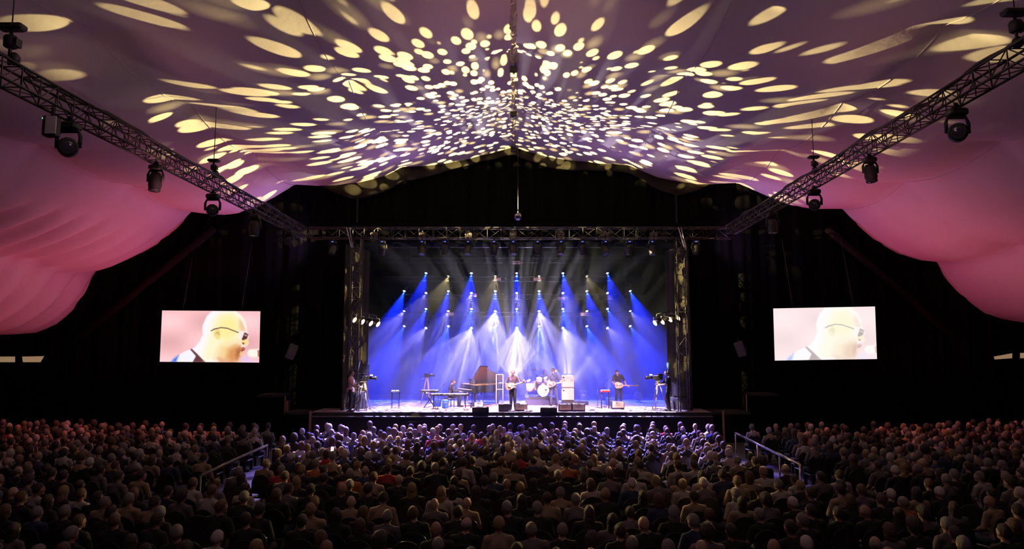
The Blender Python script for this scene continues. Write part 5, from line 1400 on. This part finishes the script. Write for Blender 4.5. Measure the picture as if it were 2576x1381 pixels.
# broadcast cameras on tripods
def tv_camera(px, pyc, pyf, Y, rz, label, wood=True, s=1.0):
    c = at(px, pyc, Y); h = (c.z - SZ)
    o = thing('television_camera', label, 'camera', (c.x, Y, SZ), rz)
    MB().box((0, 0, h), (.17*s, .42*s, .20*s), bev=.02).box((0, -.10*s, h+.13*s), (.06*s, .26*s, .05*s)).build('camera_body', M['plastic'], o)
    MB().lathe([(.055*s, 0), (.06*s, .2*s), (.085*s, .26*s), (.09*s, .34*s), (.07*s, .34*s)], (0, .20*s, h), (0, 1, 0), 12).build('lens', M['plastic'], o)
    MB().box((-.13*s, -.08*s, h+.12*s), (.14*s, .20*s, .12*s), bev=.01).build('viewfinder', M['plastic'], o)
    MB().box((0, .30*s, h+.12*s), (.16*s, .10*s, .05*s)).build('top_light', M['white'], o)
    MB().box((0, 0, h-.15*s), (.12*s, .18*s, .12*s), bev=.02).build('pan_head', M['grey_plastic'], o)
    MB().tube([(.04, -.05, h-.14*s), (.12, -.5*s, h-.26*s)], .013, 6).build('pan_handle', M['alu'], o)
    for k in range(3):
        t = 2*PI*k/3 + .5; r = .42*s
        MB().tube([(.04*math.cos(t), .04*math.sin(t), h-.20*s), (r*math.cos(t), r*math.sin(t), .02)], [.028, .022], 6).build('leg', M['wood'] if wood else M['black_metal'], o)
    sp = MB()
    P = [(.40*s*math.cos(2*PI*k/3+.5), .40*s*math.sin(2*PI*k/3+.5), .05) for k in range(3)]
    for k in range(3): sp.tube([(0, 0, .10), P[k]], .012, 5)
    sp.build('spreader', M['black_metal'], o)
tv_camera(917, 951, 1036, 30.75, -PI/2, 'television camera on a wooden tripod beside the operator in peach')
tv_camera(1655, 950, 1036, 30.75, PI/2, 'television camera on a wooden tripod beside the operator in dark clothes')
tv_camera(1075, 945, 1010, 34.6, -PI/2, 'small pale remote camera on a tripod behind the keyboards', True, .7)
# cabinets in the corners
def side_box(px0, px1, py0, py1, Y, d, label, m='grille_dark'):
    a, b = at(px0, py1, Y), at(px1, py0, Y); w, h = b.x-a.x, b.z-a.z
    z0 = SZ if abs(a.z-SZ) < .3 else a.z
    o = thing('speaker_cabinet', label, 'loudspeaker', ((a.x+b.x)/2, Y + d/2, z0))
    H = b.z - z0
    MB().box((0, 0, H/2), (w, d, H), bev=.02).build('cabinet', M['wedge'], o)
    MB().box((0, -d/2-.008, H/2), (w*.86, .02, H*.86), bev=.005).build('grille', M[m], o)
    for s_ in (-1, 1): MB().box((s_*(w/2+.004), 0, H*.6), (.012, .16, .05)).build('handle', M['grey_plastic'], o)
    return a, b, z0
side_box(893, 914, 985, 1033, 31.6, .5, 'dark speaker cabinet low behind the left camera operator')
a, b, z0 = side_box(893, 924, 916, 957, 32.0, .5, 'black speaker cabinet high behind the left television camera')
o = thing('speaker_stand', 'dark stand under the high speaker cabinet at the left', 'stand', ((a.x+b.x)/2, 32.35, SZ))
MB().box((0, 0, (z0-SZ)/2), (.40, .30, z0-SZ), bev=.02).build('pillar', M['wedge'], o)
MB().box((0, 0, .02), (.5, .44, .04)).build('base', M['black_metal'], o)
side_box(1694, 1730, 1000, 1034, 31.2, .6, 'dark speaker cabinet behind the right camera operator, lower of two')
side_box(1697, 1730, 962, 999, 31.25, .5, 'dark speaker cabinet behind the right camera operator, upper of two')
o = thing('light_pole', 'tall slim blue-lit pole behind the right camera operator', 'pole', (sx(1679.5, 32.2), 32.2, SZ))
MB().lathe([(.16, 0), (.16, .02), (.03, .04)], n=12).build('base', M['black_metal'], o)
MB().tube([(0, 0, .03), (0, 0, 1.6)], .02, 6).build('pole', M['alu'], o)
MB().tube([(0, 0, 1.58), (0, 0, at(1679, 912, 32.2).z-SZ)], .06, 10).build('diffuser', M['bluebox'], o)  # plain pole top, no lamp: blue light put into its colour
# cables on the floor at the stage edge
for i, (x0, x1, py, lab) in enumerate(((1248, 1345, 1034.5, 'white cable winding along the stage edge at the centre'), (1440, 1520, 1033, 'white cable winding right of the monitor pair'), (1060, 1170, 1031, 'white cable winding under the keyboards'))):
    pts = []
    for k in range(40):
        t = k/39; p = gz(lerp(x0, x1, t), py + 1.2*math.sin(t*17+i)); pts.append((p.x, p.y, SZ+.012))
    tag(MB().tube(pts, .012, 5).build('cable', M['white']), lab, 'cable')
